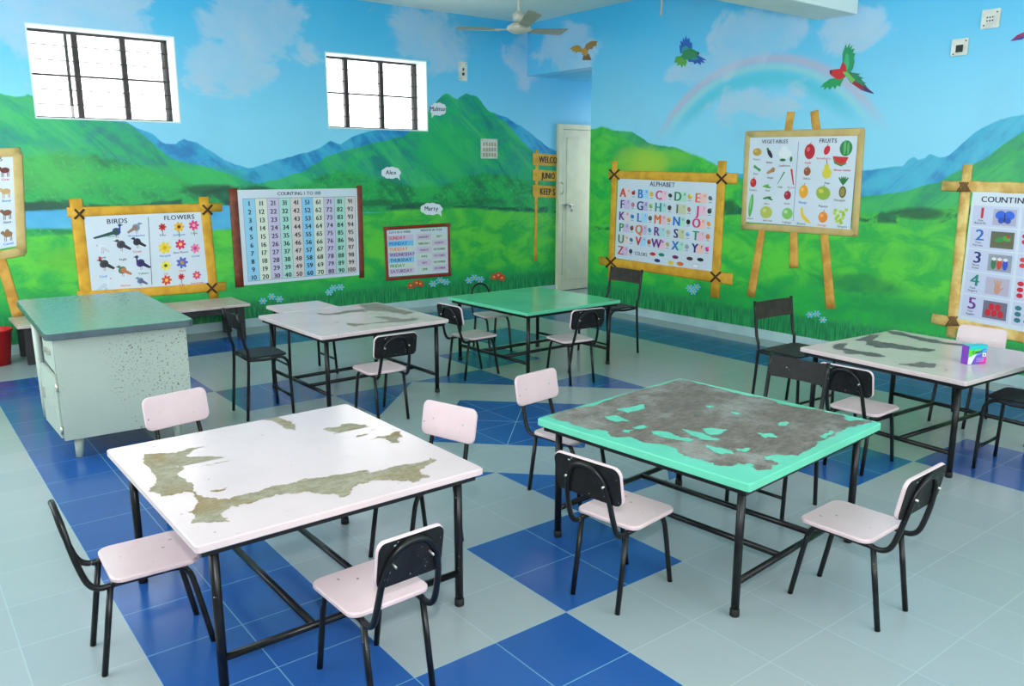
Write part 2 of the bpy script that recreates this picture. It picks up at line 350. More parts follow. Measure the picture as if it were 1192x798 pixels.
def rounded(w, d, r, n=5):
    out = []
    for cx, cy, a0 in ((w / 2 - r, d / 2 - r, 0), (-w / 2 + r, d / 2 - r, 90), (-w / 2 + r, -d / 2 + r, 180), (w / 2 - r, -d / 2 + r, 270)):
        for i in range(n + 1):
            a = R(a0 + 90 * i / n); out.append((cx + r * math.cos(a), cy + r * math.sin(a)))
    return out
def slab(bm, outline, z0, z1, M4=None, bev=0.0, mi=0):
    """extruded outline; optional matrix"""
    M4 = M4 or Matrix()
    def ring(z, ins):
        if ins:
            cx = sum(p[0] for p in outline) / len(outline); cy = sum(p[1] for p in outline) / len(outline)
            w = max(abs(p[0] - cx) for p in outline); h = max(abs(p[1] - cy) for p in outline)
            o = [(cx + (p[0] - cx) * (1 - ins / w), cy + (p[1] - cy) * (1 - ins / h)) for p in outline]
        else: o = outline
        return [bm.verts.new(M4 @ Vector((p[0], p[1], z))) for p in o]
    rs = [ring(z0, bev), ring(z0 + bev, 0), ring(z1 - bev, 0), ring(z1, bev)] if bev else [ring(z0, 0), ring(z1, 0)]
    n = len(outline)
    for A, Bq in zip(rs, rs[1:]):
        for i in range(n): bm.faces.new((A[i], A[(i + 1) % n], Bq[(i + 1) % n], Bq[i])).material_index = mi
    bm.faces.new(rs[0][::-1]).material_index = mi; bm.faces.new(rs[-1]).material_index = mi
    return bm
def polyfill(bm, pts3, mi=0):
    vs = [bm.verts.new(p) for p in pts3]; fs = []
    for t in tessellate_polygon([[Vector(p) for p in pts3]]):
        try: f = bm.faces.new([vs[i] for i in t]); f.material_index = mi; fs.append(f)
        except ValueError: pass
    return fs
def jag(pts, amp, n=3, seed=0):
    r = random.Random(seed); P = [Vector(p) for p in pts]
    for k_ in range(n):
        Q = []
        for i, p in enumerate(P):
            q = P[(i + 1) % len(P)]; e = q - p; L = e.length
            Q += [p, (p + q) / 2 + Vector((-e.y, e.x)) / max(L, 1e-6) * r.uniform(-1, 1) * min(amp / (k_ + 1), L * 0.42)]
        P = Q
    return P

# ------------------------------------------------------------------ room
blue = set()
def blk(u0, u1, v0, v1):
    for i in range(u0, u1):
        for j in range(v0, v1): blue.add((i, j))
blk(0, 2, -14, 16); blk(2, 18, 16, 18); blk(16, 18, -14, 16)
for a_ in ((4, 6, 10, 12), (2, 4, 12, 14), (4, 6, 0, 2), (2, 4, -2, 0), (10, 12, 10, 12), (12, 14, 12, 14), (10, 12, 0, 2), (12, 14, -2, 0)): blk(*a_)
half = {}   # (i, j) -> list of blue corners (triangle)
def tri_block(poly):
    """blue triangle/diamond given in tile units: mark each tile as full, or half"""
    def inside(x, y):
        s_ = [ (poly[(i + 1) % len(poly)][0] - poly[i][0]) * (y - poly[i][1]) - (poly[(i + 1) % len(poly)][1] - poly[i][1]) * (x - poly[i][0]) for i in range(len(poly))]
        return all(v > -1e-6 for v in s_) or all(v < 1e-6 for v in s_)
    for i in range(0, 18):
        for j in range(-4, 18):
            cs_ = [(i, j), (i + 1, j), (i + 1, j + 1), (i, j + 1)]; ins = [q for q in cs_ if inside(*q)]
            if len(ins) == 4: blue.add((i, j))
            elif len(ins) == 3 and inside(sum(q[0] for q in ins) / 3, sum(q[1] for q in ins) / 3): half[(i, j)] = ins
tri_block([(8, 8), (10, 6), (8, 4), (6, 6)])
for t_ in ([(8, 10), (10, 10), (10, 8)], [(10, 8), (12, 8), (12, 6)], [(6, 8), (6, 10), (8, 10)], [(4, 6), (4, 8), (6, 8)],
           [(8, 2), (6, 2), (6, 4)], [(6, 4), (4, 4), (4, 6)], [(8, 2), (10, 2), (10, 4)], [(10, 4), (12, 4), (12, 6)]): tri_block(t_)
bm = bmesh.new(); vc = {}
def fv(i, j):
    if (i, j) not in vc: vc[(i, j)] = bm.verts.new((U0 + i * TU, V0 + j * TU, 0))
    return vc[(i, j)]
for i in range(-8, 25):
    for j in range(-12, 21):
        cs_ = [(i, j), (i + 1, j), (i + 1, j + 1), (i, j + 1)]
        if (i, j) in half:
            ins = half[(i, j)]; o_ = [q for q in cs_ if q not in ins][0]
            f = bm.faces.new([fv(*q) for q in ins]); f.material_index = 1
            ix = cs_.index(o_); bm.faces.new([fv(*cs_[ix - 1]), fv(*o_), fv(*cs_[(ix + 1) % 4])])
        else:
            f = bm.faces.new([fv(*q) for q in cs_]); f.material_index = 1 if (i, j) in blue else 0
floor = struct('floor', bm, [M['tile'], M['tileblue']])
for p in floor.data.polygons:
    if p.normal.z < 0: p.flip()
# diagonal joints of the star
bm = bmesh.new()
def joint(a, b, w=0.004):
    a = Vector((U0 + a[0] * TU, V0 + a[1] * TU, 0.0006)); b = Vector((U0 + b[0] * TU, V0 + b[1] * TU, 0.0006))
    n_ = Vector((-(b - a).y, (b - a).x, 0)).normalized() * w / 2
    bm.faces.new([bm.verts.new(q) for q in (a - n_, b - n_, b + n_, a + n_)])
for a_, b_ in (((7, 5), (9, 7)), ((7, 7), (9, 5))): joint(a_, b_)
obj('star_joint', bm, M['groutline'], floor)

struct('ceiling', B(-1.5, 8.1, -1.5, 8.0, ZC, ZC + 0.15), M['ceiling'])

def wall_boxes(axis, s0, s1, z0, z1, t0, t1, holes):
    """solid wall made of boxes round rectangular openings (s0,s1,z0,z1)"""
    bm = bmesh.new(); ss = sorted({s0, s1, *[h[0] for h in holes], *[h[1] for h in holes]}); zs = sorted({z0, z1, *[h[2] for h in holes], *[h[3] for h in holes]})
    for a, b in zip(ss, ss[1:]):
        for c, d in zip(zs, zs[1:]):
            if any(h[0] <= (a + b) / 2 <= h[1] and h[2] <= (c + d) / 2 <= h[3] for h in holes): continue
            if axis == 'x': box(bm, a, b, t0, t1, c, d)
            else: box(bm, t0, t1, a, b, c, d)
    return bm
def win_rect(tl, tr, br, bl):
    q = [on_back(*p) for p in (tl, tr, br, bl)]
    return ((q[0][0] + q[3][0]) / 2, (q[1][0] + q[2][0]) / 2, (q[2][1] + q[3][1]) / 2, (q[0][1] + q[1][1]) / 2)
w1 = win_rect((31, 28), (204, 41), (209, 142), (39, 139)); w2 = win_rect((379, 60), (497, 71), (498, 153), (381, 149))
wb = struct('wall_back', wall_boxes('x', -1.7, 8.1, 0, ZC, YB, YB + 0.26, [w1, w2]), M['mural_back'])
YJ = 6.70; ZL = 2.59
wr = struct('wall_right', wall_boxes('y', -1.5, YB, 0, ZC, XR, XR + 0.18, [(YJ, YB, 0, ZL)]), M['mural_right'])
struct('wall_left', wall_boxes('y', -1.5, YB, 0, ZC, -1.5, -1.32, [(2.4, 6.8, 1.1, 2.7)]), M['plain'])  # unseen wall, its opening added to let light in
struct('wall_rear', wall_boxes('x', -1.7, 8.1, 0, ZC, -1.5, -1.32, [(0.5, 5.5, 1.1, 2.7)]), M['plain'])  # opening here also added for the fill light
bm = B(XR + 0.18, 8.1, YJ - 0.18, YJ, 0, ZL); box(bm, 7.9, 8.1, YJ, YB, 0, ZL); box(bm, XR + 0.18, 8.1, YJ - 0.18, YB, ZL, ZL + 0.1)
struct('wall_alcove', bm, M['bluewall'])
struct('trim_1', B(-1.5, XR, 3.69, 4.03, 2.70, ZC, 0.006), M['ceiling'])      # ceiling beam
struct('baseboard_back', B(-1.32, 6.76, YB - 0.014, YB, 0, 0.085), M['skirt'])
bm = B(XR - 0.014, XR, -1.32, YJ, 0, 0.085); box(bm, XR - 0.014, XR + 0.18, YJ, YJ + 0.012, 0, 0.085)
struct('baseboard_right', bm, M['skirt'])

# windows: white reveal, steel frame with mullions, rods, panes, sashes standing open
def window(n, r, mull, sash_open):
    x0, x1, z0, z1 = r; ya, yb = YB - 0.002, YB + 0.26; t = 0.012
    bm = B(x0, x0 + t, ya, yb, z0, z1); box(bm, x1 - t, x1, ya, yb, z0, z1); box(bm, x0 + t, x1 - t, ya, yb, z1 - t, z1); box(bm, x0 + t, x1 - t, ya, yb, z0, z0 + t)
    w = struct('window_%d' % n, bm, M['white'])
    y = YB + 0.20; a, b, c, d = x0 + t, x1 - t, z0 + t, z1 - t
    bm = B(a, a + .02, y, y + .03, c, d); box(bm, b - .02, b, y, y + .03, c, d); box(bm, a, b, y, y + .03, d - .02, d); box(bm, a, b, y, y + .03, c, c + .02)
    obj('steel_frame', bm, M['windowsteel'], w)
    for m in mull: obj('mullion', B(m - .022, m + .022, y - .01, y + .035, c, d), M['windowsteel'], w)
    for i in range(1, 6): obj('rod', tube(bmesh.new(), [(a, y - 0.01, c + (d - c) * i / 6), (b, y - 0.01, c + (d - c) * i / 6)], 0.0045, 6), M['windowsteel'], w)
    bays = [a] + mull + [b]
    for i in range(3):
        p, q = bays[i] + 0.024, bays[i + 1] - 0.024
        bm = B(p, q, y + .005, y + .02, (c + d) / 2 - .008, (c + d) / 2 + .008)
        obj('glazing_bar', bm, M['windowsteel'], w)
        obj('pane', B(p, q, y + .012, y + .015, c + .02, d - .02), M['glass'], w)
    # sash swung outwards at one side
    for side in sash_open:
        hx = b - 0.03 if side > 0 else mull[0] - 0.06
        obj('sash', B(hx - .012, hx + .012, y + .03, y + .05, c + .02, d - .02), M['windowsteel'], w)
    return w
s1_, s2_ = w1[1] - w1[0], w2[1] - w2[0]
window(1, w1, [w1[0] + s1_ * .335, w1[0] + s1_ * .665], [1, -1]); window(2, w2, [w2[0] + s2_ * .27, w2[0] + s2_ * .62], [1])

# door in the alcove
dr = struct('door_1', B(6.764, 6.835, YB - 0.05, YB - 0.001, 0, 2.06, 0.004), M['doorpaint'])
obj('frame_head', B(6.835, 7.72, YB - 0.05, YB - 0.001, 2.00, 2.06), M['doorpaint'], dr)
obj('frame_post', B(7.65, 7.72, YB - 0.05, YB - 0.001, 0, 2.00), M['doorpaint'], dr)
obj('door_leaf', B(6.845, 7.645, YB - 0.04, YB - 0.004, 0.01, 1.995), M['doorpaint'], dr)
bm = bmesh.new()
for q in ((6.90, 7.60, 0.14, 1.90),):
    x0, x1, z0, z1 = q
    box(bm, x0, x1, YB - .046, YB - .04, z1 - .012, z1); box(bm, x0, x1, YB - .046, YB - .04, z0, z0 + .012)
    box(bm, x0, x0 + .012, YB - .046, YB - .04, z0, z1); box(bm, x1 - .012, x1, YB - .046, YB - .04, z0, z1)
obj('panel_beading', bm, M['doorpaint'], dr)
bm = tube(bmesh.new(), [(6.80, YB - .075, 1.085), (7.06, YB - .075, 1.085)], 0.008, 8); box(bm, 6.88, 6.98, YB - .072, YB - .046, 1.05, 1.10); tube(bm, [(6.95, YB - .08, 1.08), (6.95, YB - .09, 1.0)], 0.012, 8)
b_ = obj('bolt', bm, M['steel'], dr)
obj('door_handle', tube(bmesh.new(), smooth_path([(6.81, YB - .05, 1.36), (6.81, YB - .085, 1.33), (6.81, YB - .085, 1.25), (6.81, YB - .05, 1.22)]), 0.007, 8), M['steel'], dr)
obj('gap_shade_strip', B(6.836, 6.844, YB - .043, YB - .004, .2, 1.0), M['darkhole'], dr)  # dark strip filling the slit, its shade put into the colour

# ------------------------------------------------------------------ glyphs
_gl = {}
def glyph(ch):
    if ch in _gl: return _gl[ch]
    cu = bpy.data.curves.new('glyph', 'FONT'); cu.body = ch; cu.resolution_u = 3; cu.size = 1.0; cu.offset = 0.0
    o = bpy.data.objects.new('glyph', cu); C.objects.link(o)
    bpy.context.view_layer.update()
    me = bpy.data.meshes.new_from_object(o.evaluated_get(bpy.context.evaluated_depsgraph_get()))
    vs = [(v.co.x, v.co.y) for v in me.vertices]; fs = [tuple(p.vertices) for p in me.polygons]
    bpy.data.objects.remove(o); bpy.data.curves.remove(cu); bpy.data.meshes.remove(me)
    x0 = min([v[0] for v in vs], default=0); x1 = max([v[0] for v in vs], default=0.3)
    if ch in '1I': x0 -= .07; x1 += .07
    _gl[ch] = ([(v[0] - x0, v[1]) for v in vs], fs, (x1 - x0)); return _gl[ch]
def layout(text):
    """list of (verts, faces) in cap-height units, and width"""
    x = 0; out = []
    for ch in text:
        if ch == ' ': x += 0.3; continue
        vs, fs, w = glyph(ch); out.append(([(a + x, b) for a, b in vs], fs)); x += w + 0.11
    return out, max(x - 0.11, 0.01)

class Print:
    """flat print on a wall: faces carry their own colour; unit square (u right, v down) mapped onto four corners"""
    def __init__(s, which, quad, off=0.005):
        s.px, s.p3 = WALLS[which]; s.which = which; s.off = off
        q = [Vector(s.px(*p)) for p in quad]; s.q = q
        s.w = ((q[1] - q[0]).length + (q[2] - q[3]).length) / 2; s.h = ((q[3] - q[0]).length + (q[2] - q[1]).length) / 2
        (x0, y0), (x1, y1), (x2, y2), (x3, y3) = q
        dx1, dx2, dx3 = x1 - x2, x3 - x2, x0 - x1 + x2 - x3; dy1, dy2, dy3 = y1 - y2, y3 - y2, y0 - y1 + y2 - y3
        den = dx1 * dy2 - dx2 * dy1; g = (dx3 * dy2 - dx2 * dy3) / den; h = (dx1 * dy3 - dx3 * dy1) / den
        s.m = (x1 - x0 + g * x1, x3 - x0 + h * x3, x0, y1 - y0 + g * y1, y3 - y0 + h * y3, y0, g, h)
        s.f = []
    def at(s, u, v, off=0):
        a, b, c, d, e, f, g, h = s.m; w = g * u + h * v + 1
        return s.p3((a * u + b * v + c) / w, (d * u + e * v + f) / w, s.off + off)
    def poly(s, pts, col, lay=1):
        s.k = getattr(s, 'k', 0) + 1
        P = [s.at(u, v, 0.0006 * lay + 5e-6 * (s.k % 110)) for u, v in pts]
        for t in tessellate_polygon([P]): s.f.append(([P[i] for i in t], col))
    def rect(s, u0, v0, u1, v1, col, lay=1): s.poly([(u0, v0), (u1, v0), (u1, v1), (u0, v1)], col, lay)
    def ell(s, u, v, ru, rv, col, rot=0, lay=1, n=14):
        c_, s_ = math.cos(R(rot)), math.sin(R(rot)); k_ = s.w / s.h; out = []
        for i in range(n):
            a, b = ru * math.cos(2 * math.pi * i / n), rv * math.sin(2 * math.pi * i / n) / k_
            out.append((u + a * c_ - b * s_, v + (a * s_ + b * c_) * k_))
        s.poly(out, col, lay)
    def text(s, t, u, v, hv, col, align='c', lay=2, stretch=1.0, bold=.022):
        gl_, w = layout(t); k_ = hv / 0.7; kx = k_ * s.h / s.w * stretch
        u0 = u - w * kx / 2 if align == 'c' else u
        for vs, fs in gl_:
            for q in range(3):      # three strokes side by side make the heavy face
                P = [s.at(u0 + (a + (q - 1) * bold) * kx, v - b * k_, 0.0006 * lay + 2e-5 * q) for a, b in vs]
                for f in fs: s.f.append(([P[i] for i in f], col))
    def build(s, name, parent=None):
        me = bpy.data.meshes.new(name); V, Fc, cols = [], [], []
        for pts, col in s.f:
            b = len(V); V += [tuple(p) for p in pts]; Fc.append(tuple(range(b, b + len(pts)))); cols.append(lin(col))
        me.from_pydata(V, [], Fc); at = me.color_attributes.new('Col', 'FLOAT_COLOR', 'CORNER'); i = 0
        for p, c_ in zip(me.polygons, cols):
            for li in p.loop_indices: at.data[li].color = c_
        me.materials.append(M['print'])
        o = bpy.data.objects.new(name, me); C.objects.link(o)
        if parent: o.parent = parent
        s.f = []; return o
    def sheet(s, name, mat, parent, th=0.004):
        bm = bmesh.new(); c4 = [(0, 0), (1, 0), (1, 1), (0, 1)]
        A = [bm.verts.new(s.at(u, v, -s.off + 0.001)) for u, v in c4]; D = [bm.verts.new(s.at(u, v, 0)) for u, v in c4]
        bm.faces.new(A[::-1]); bm.faces.new(D)
        for i in range(4): bm.faces.new((A[i], A[(i + 1) % 4], D[(i + 1) % 4], D[i]))
        return obj(name, bm, mat, parent)
def wall_bar(which, p, q, w0, w1, mat, parent, name, th=0.009, knots=0):
    """half-round rail lying on the wall from pixel p to pixel q"""
    px, p3 = WALLS[which]; a, b = Vector(px(*p)), Vector(px(*q)); d = (b - a).normalized(); n_ = Vector((-d.y, d.x)); bm = bmesh.new(); rings = []
    K = 9
    for i in range(K):
        t = i / (K - 1); c_ = a.lerp(b, t); w = (w0 + (w1 - w0) * t) / 2
        if knots and i in (2, 4, 6): w *= 1.12
        rings.append([bm.verts.new(p3(*(c_ + n_ * w * math.cos(R(j * 30))), 0.002 + th * math.sin(R(j * 30)))) for j in range(7)])
    for A, D in zip(rings, rings[1:]):
        for j in range(6): bm.faces.new((A[j], A[j + 1], D[j + 1], D[j])).smooth = True
        bm.faces.new((A[6], A[0], D[0], D[6]))
    bm.faces.new(rings[0]); bm.faces.new(rings[-1])
    return obj(name, bm, mat, parent)
def lashing(which, p, r, parent):
    bm = bmesh.new(); px, p3 = WALLS[which]
    for dx in (1, -1):
        a, b = px(p[0] - r * dx, p[1] - r), px(p[0] + r * dx, p[1] + r)
        tube(bm, [p3(*a, 0.012), p3(*b, 0.013)], 0.010, 6)
    return obj('lashing', bm, M['lash'], parent)
SHEET = paint('chart_paper', (214, 224, 236), (208, 220, 232), 3, 0.4)
M['sheet'] = SHEET
def at_quad(q, which):
    px, p3 = WALLS[which]; c_ = px(sum(p[0] for p in q) / 4, sum(p[1] for p in q) / 4); return p3(*c_, 0)
INK = (20, 34, 60); RED = (214, 30, 40); GRN = (20, 130, 80); BLU = (30, 110, 200); NAV = (36, 36, 120); ORG = (236, 110, 40); PNK = (226, 40, 130); PUR = (110, 40, 140); YEL = (238, 206, 40); BRN = (120, 84, 58); GRY = (110, 116, 124)

# small pictures on the charts
def p_bird(P, u, v, s, body, wing, beak=(90, 70, 50), tail=1.0, flip=1, long_tail=False, neck=False):
    P.ell(u, v, .030 * s, .042 * s, body, 35 * flip); P.ell(u - .006 * s * flip, v + .004, .020 * s, .028 * s, wing, 40 * flip, lay=2)
    if neck: P.poly([(u + .014 * s * flip, v - .01), (u + .02 * s * flip, v - .065 * s), (u + .03 * s * flip, v - .065 * s), (u + .028 * s * flip, v)], body)
    hy = v - (.07 if neck else .042) * s
    P.ell(u + .024 * s * flip, hy, .012 * s, .016 * s, body, 0, lay=2); P.poly([(u + .034 * s * flip, hy - .008 * s), (u + .05 * s * flip, hy), (u + .034 * s * flip, hy + .008 * s)], beak, 3)
    tl = .14 if long_tail else .05
    P.poly([(u - .02 * s * flip, v - .01), (u - (.02 + tl) * s * flip, v + .05 * s), (u - (.01 + tl) * s * flip, v + .068 * s), (u - .008 * s * flip, v + .028 * s)], wing)
    P.rect(u - .003, v + .03 * s, u, v + .075 * s, BRN); P.rect(u + .008, v + .03 * s, u + .011, v + .075 * s, BRN)
def p_flower(P, u, v, r, col, mid, n=7, stem=True):
    if stem: P.rect(u - .003, v, u + .003, v + r * 3.2, (40, 120, 60))
    for i in range(n):
        a = 2 * math.pi * i / n; P.ell(u + r * .6 * math.cos(a), v + r * .6 * math.sin(a) * P.w / P.h, r * .5, r * .28 * P.w / P.h, col, math.degrees(a), 2, 8)
    P.ell(u, v, r * .35, r * .35 * P.w / P.h, mid, 0, 3, 10)
def p_fruit(P, u, v, ru, rv, col, hi=None, rot=0, stem=True):
    P.ell(u, v, ru, rv, col, rot, 1, 18)
    if hi: P.ell(u - ru * .3, v - rv * .3, ru * .35, rv * .3, hi, rot, 2)
    if stem: P.poly([(u - .002, v - rv), (u + .008, v - rv - .02), (u + .012, v - rv - .018), (u + .004, v - rv)], (70, 90, 40), 2)
def p_beast(P, u, v, s, col, flip=1, hump=False):
    P.ell(u, v, .075 * s, .032 * s, col); P.ell(u + .085 * s * flip, v - .024 * s, .032 * s, .017 * s, col, 20 * flip); P.poly([(u + .04 * s * flip, v - .02 * s), (u + .09 * s * flip, v - .038 * s), (u + .09 * s * flip, v), (u + .04 * s * flip, v + .02 * s)], col)
    for dx in (-.055, -.03, .035, .058): P.rect(u + dx * s - .006, v + .015 * s, u + dx * s + .006, v + .075 * s, col)
    if hump: P.ell(u - .01, v - .03 * s, .035 * s, .026 * s, col)

# ------------------------------------------------------------------ charts on the back wall
# farm animals chart on an easel, cut by the left edge of the picture
q = [(-62, 186), (15, 182), (20, 286), (-58, 300)]
t = thing('animals_chart', 'chart of farm animals on a beige easel at the left edge of the picture', 'chart', at_quad(q, 'back'))
def rebase(parent):
    """keep children where they were built"""
    for ch in parent.children: ch.matrix_parent_inverse = Matrix.Translation(parent.location).inverted()
for p_, q_, n_ in (((-70, 180), (24, 177), 'frame_rail'), ((-66, 310), (28, 292), 'frame_rail'), ((20, 177), (25, 294), 'frame_rail')): wall_bar('back', p_, q_, .075, .075, M['easel'], t, n_, 0.008)
wall_bar('back', (-2, 292), (22, 372), .075, .085, M['easelleg'], t, 'easel_leg', 0.006)
P = Print('back', q); P.sheet('sheet', M['sheet'], t)
P.text('ANIMALS', .60, .045, .045, INK)
for i, (cap, col, cc) in enumerate((('Cow', (110, 40, 34), RED), ('Sheep', (196, 160, 110), BLU), ('Goat', (120, 80, 50), INK), ('Camel', (150, 110, 70), BLU))):
    for j in (0, 1, 2): p_beast(P, .86 - .30 * j, .15 + .235 * i, 1.0, col if j == 0 else (140 - 20 * j, 110, 90), -1, i == 3); P.text(cap if j == 0 else ('Dog', 'Pig', 'Horse', 'Cat')[i], .86 - .30 * j, .265 + .235 * i, .026, cc)
P.build('printing', t); rebase(t)

# birds and flowers
q = [(98, 252), (237, 246), (242, 329), (103, 345)]
t = thing('birds_and_flowers_chart', 'birds and flowers chart in a yellow bamboo frame behind the metal desk', 'chart', at_quad(q, 'back'))
wall_bar('back', (78, 247), (258, 241), .085, .08, M['bamboo'], t, 'frame_rail'); wall_bar('back', (90, 345), (263, 333), .095, .085, M['bamboo'], t, 'frame_rail')
wall_bar('back', (88, 231), (101, 350), .105, .10, M['bamboo'], t, 'frame_post'); wall_bar('back', (237, 229), (249, 347), .095, .09, M['bamboo'], t, 'frame_post')
for p_ in ((92, 249), (241, 244), (246, 335)): lashing('back', p_, 5.5, t)
P = Print('back', q); P.sheet('sheet', M['sheet'], t)
P.text('BIRDS', .25, .105, .062, INK); P.text('FLOWERS', .775, .095, .062, INK); P.rect(.502, .04, .507, .94, INK)
p_bird(P, .24, .21, 1.15, (34, 60, 130), (30, 70, 70), long_tail=True, neck=True); P.text('Peacock', .2, .275, .026, GRN)
p_bird(P, .40, .17, 1.1, (120, 150, 170), (150, 120, 110)); P.text('Woodpecker', .40, .29, .026, BLU)
p_bird(P, .12, .41, .9, (226, 230, 234), (200, 205, 215), flip=-1); P.text('Duck', .12, .54, .028, INK)
p_bird(P, .27, .38, 1.2, (70, 66, 80), (50, 46, 60), flip=-1); P.text('Eagle', .28, .585, .028, INK)
p_bird(P, .40, .36, 1.1, (40, 46, 70), (26, 30, 44), flip=-1); P.text('Crow', .40, .50, .028, RED)
p_bird(P, .13, .61, 1.2, (60, 64, 66), (40, 44, 46), (200, 40, 40), flip=-1); P.ell(.10, .535, .012, .016, RED, 0, 3); P.text('Cock', .12, .78, .028, BLU)
p_bird(P, .27, .71, 1.1, (70, 120, 80), (190, 110, 70), (190, 50, 40), flip=-1); P.text('Parrot', .29, .925, .028, ORG)
p_bird(P, .42, .64, 1.2, (50, 40, 120), (36, 30, 90), flip=-1, neck=True); P.text('Vulture', .44, .79, .028, GRN)
p_bird(P, .13, .88, 1.1, (214, 226, 240), (190, 206, 226), (220, 120, 40), neck=True); p_bird(P, .41, .87, .9, (110, 130, 170), (80, 96, 130), flip=-1)
for (u, v, r, c1, c2, cap, cc) in ((.62, .17, .026, (214, 30, 34), (150, 10, 20), 'Rose', BRN), (.765, .18, .036, (244, 180, 30), (110, 50, 20), 'Sunflower', BLU), (.90, .17, .036, (226, 60, 120), (250, 160, 190), 'Lotus', BRN),
        (.63, .45, .042, (240, 208, 40), (220, 170, 30), 'Marigold', BLU), (.77, .42, .036, (226, 30, 100), (250, 200, 90), 'Shoe Flower', NAV), (.90, .49, .034, (240, 120, 170), (200, 60, 120), 'Orchid', BLU),
        (.63, .69, .034, (244, 226, 60), (60, 90, 60), 'Lily', ORG), (.775, .67, .040, (90, 100, 200), (190, 150, 60), 'Daisy', ORG), (.63, .885, .034, (220, 70, 40), (246, 200, 80), 'Amaryllis', BLU), (.76, .86, .022, (210, 20, 40), (150, 10, 20), 'Tulip', RED), (.90, .86, .030, (226, 50, 130), (250, 190, 90), 'Evergreen', RED)):
    p_flower(P, u, v + .015, r * 1.25, c1, c2, stem=v < .3 or cap == 'Tulip'); P.text(cap, u, v + .135, .026, cc)
P.build('printing', t); rebase(t)

# counting 1 to 100
q = [(276, 221), (416, 219), (418, 320), (284, 332)]
t = thing('counting_to_hundred_chart', 'wall chart counting 1 to 100 between two brown rods', 'chart', at_quad(q, 'back'))
wall_bar('back', (271, 219), (279, 334), .085, .085, M['brownframe'], t, 'rod'); wall_bar('back', (418, 216), (421, 323), .065, .065, M['brownframe'], t, 'rod')
P = Print('back', q); P.sheet('sheet', M['sheet'], t); P.text('COUNTING 1 TO 100', .49, .062, .036, INK)
cc = [(150, 208, 238), (222, 230, 214), (206, 196, 226), (176, 222, 212), (222, 208, 206), (140, 204, 240), (222, 228, 214), (206, 196, 226), (172, 220, 206), (222, 212, 210)]
for i in range(10):
    x0, x1 = .035 + .094 * i, .035 + .094 * (i + 1); P.rect(x0, .09, x1, .96, cc[i]); P.rect(x0 - .0012, .09, x0 + .0012, .96, GRY, 2)
P.rect(.973, .09, .976, .96, GRY, 2); P.rect(.035, .088, .975, .092, GRY, 2); P.rect(.035, .958, .975, .962, GRY, 2)
P.build('coloured_columns', t)
for i in range(10):
    for j in range(10): P.text(str(i * 10 + j + 1), .035 + .094 * (i + .5), .165 + .087 * j, .050, (14, 20, 30), lay=3, bold=.03)
P.build('numerals', t); rebase(t)

# days and months
q = [(449, 268), (521, 264), (522, 317), (452, 322)]
t = thing('days_and_months_chart', 'small maroon framed chart of weekdays and months', 'chart', at_quad(q, 'back'))
for p_, q_ in (((446, 266), (524, 261)), ((449, 325), (525, 319)), ((448, 264), (451, 326)), ((522, 261), (523, 321))): wall_bar('back', p_, q_, .035, .035, M['maroon'], t, 'frame_side', .012)
P = Print('back', q); P.sheet('sheet', M['sheet'], t); P.text('DAYS IN A WEEK', .22, .075, .045, INK); P.text('MONTHS IN YEAR', .73, .065, .045, INK)
for i, (d_, c_, bgc) in enumerate((('SUNDAY', RED, (216, 196, 222)), ('MONDAY', BLU, (120, 200, 240)), ('TUESDAY', ORG, (222, 224, 214)), ('WEDNESDAY', PUR, (206, 196, 226)), ('THURSDAY', NAV, (140, 206, 240)), ('FRIDAY', GRN, (210, 226, 210)), ('SATURDAY', PUR, (214, 200, 222)))):
    y0 = .115 + .12 * i; P.rect(.02, y0, .43, y0 + .114, bgc); P.text(d_, .04, y0 + .09, .07, c_, 'l')
for i, d_ in enumerate(('JANUARY', 'FEBRUARY', 'MARCH', 'APRIL', 'MAY', 'JUNE', 'JULY', 'AUGUST', 'SEPTEMBER', 'OCTOBER', 'NOVEMBER', 'DECEMBER')):
    x0 = .48 + .25 * (i // 6); y0 = .115 + .14 * (i % 6); P.rect(x0, y0, x0 + .245, y0 + .134, (216, 200, 222) if (i + i // 6) % 2 == 0 else (208, 224, 214)); P.text(d_, x0 + .122, y0 + .09, .045, (40, 40, 70), stretch=.9)
P.build('printing', t); rebase(t)

# name bubbles
for txt, (bx, by), (w_, h_), lab in (('Malman', (510, 127), (19, 15), 'white cloud shaped name bubble right of the second window'), ('Alex', (455, 201), (22, 14), 'white name bubble above the days and months chart, to its left'), ('Marty', (502, 243), (25, 14), 'white name bubble just above the days and months chart')):
    q = [(bx - w_ / 2, by - h_ / 2), (bx + w_ / 2, by - h_ / 2), (bx + w_ / 2, by + h_ / 2), (bx - w_ / 2, by + h_ / 2)]
    t = thing('name_bubble', lab, 'wall lettering', at_quad(q, 'back'), group='painted name bubbles on the back wall')
    P = Print('back', q, .002)
    for i in range(9):
        a = 2 * math.pi * i / 9; P.ell(.5 + .33 * math.cos(a), .5 + .28 * math.sin(a), .2, .24, (226, 232, 240))
    P.ell(.5, .5, .42, .4, (226, 232, 240)); P.poly([(.78, .8), (.95, .75), (.98, 1.15)] if txt != 'Malman' else [(.1, .7), (.3, .9), (.08, 1.2)], (226, 232, 240)); P.build('bubble', t)
    P.text(txt, .5, .64, .36, (30, 40, 70), lay=3); P.build('lettering', t); rebase(t)

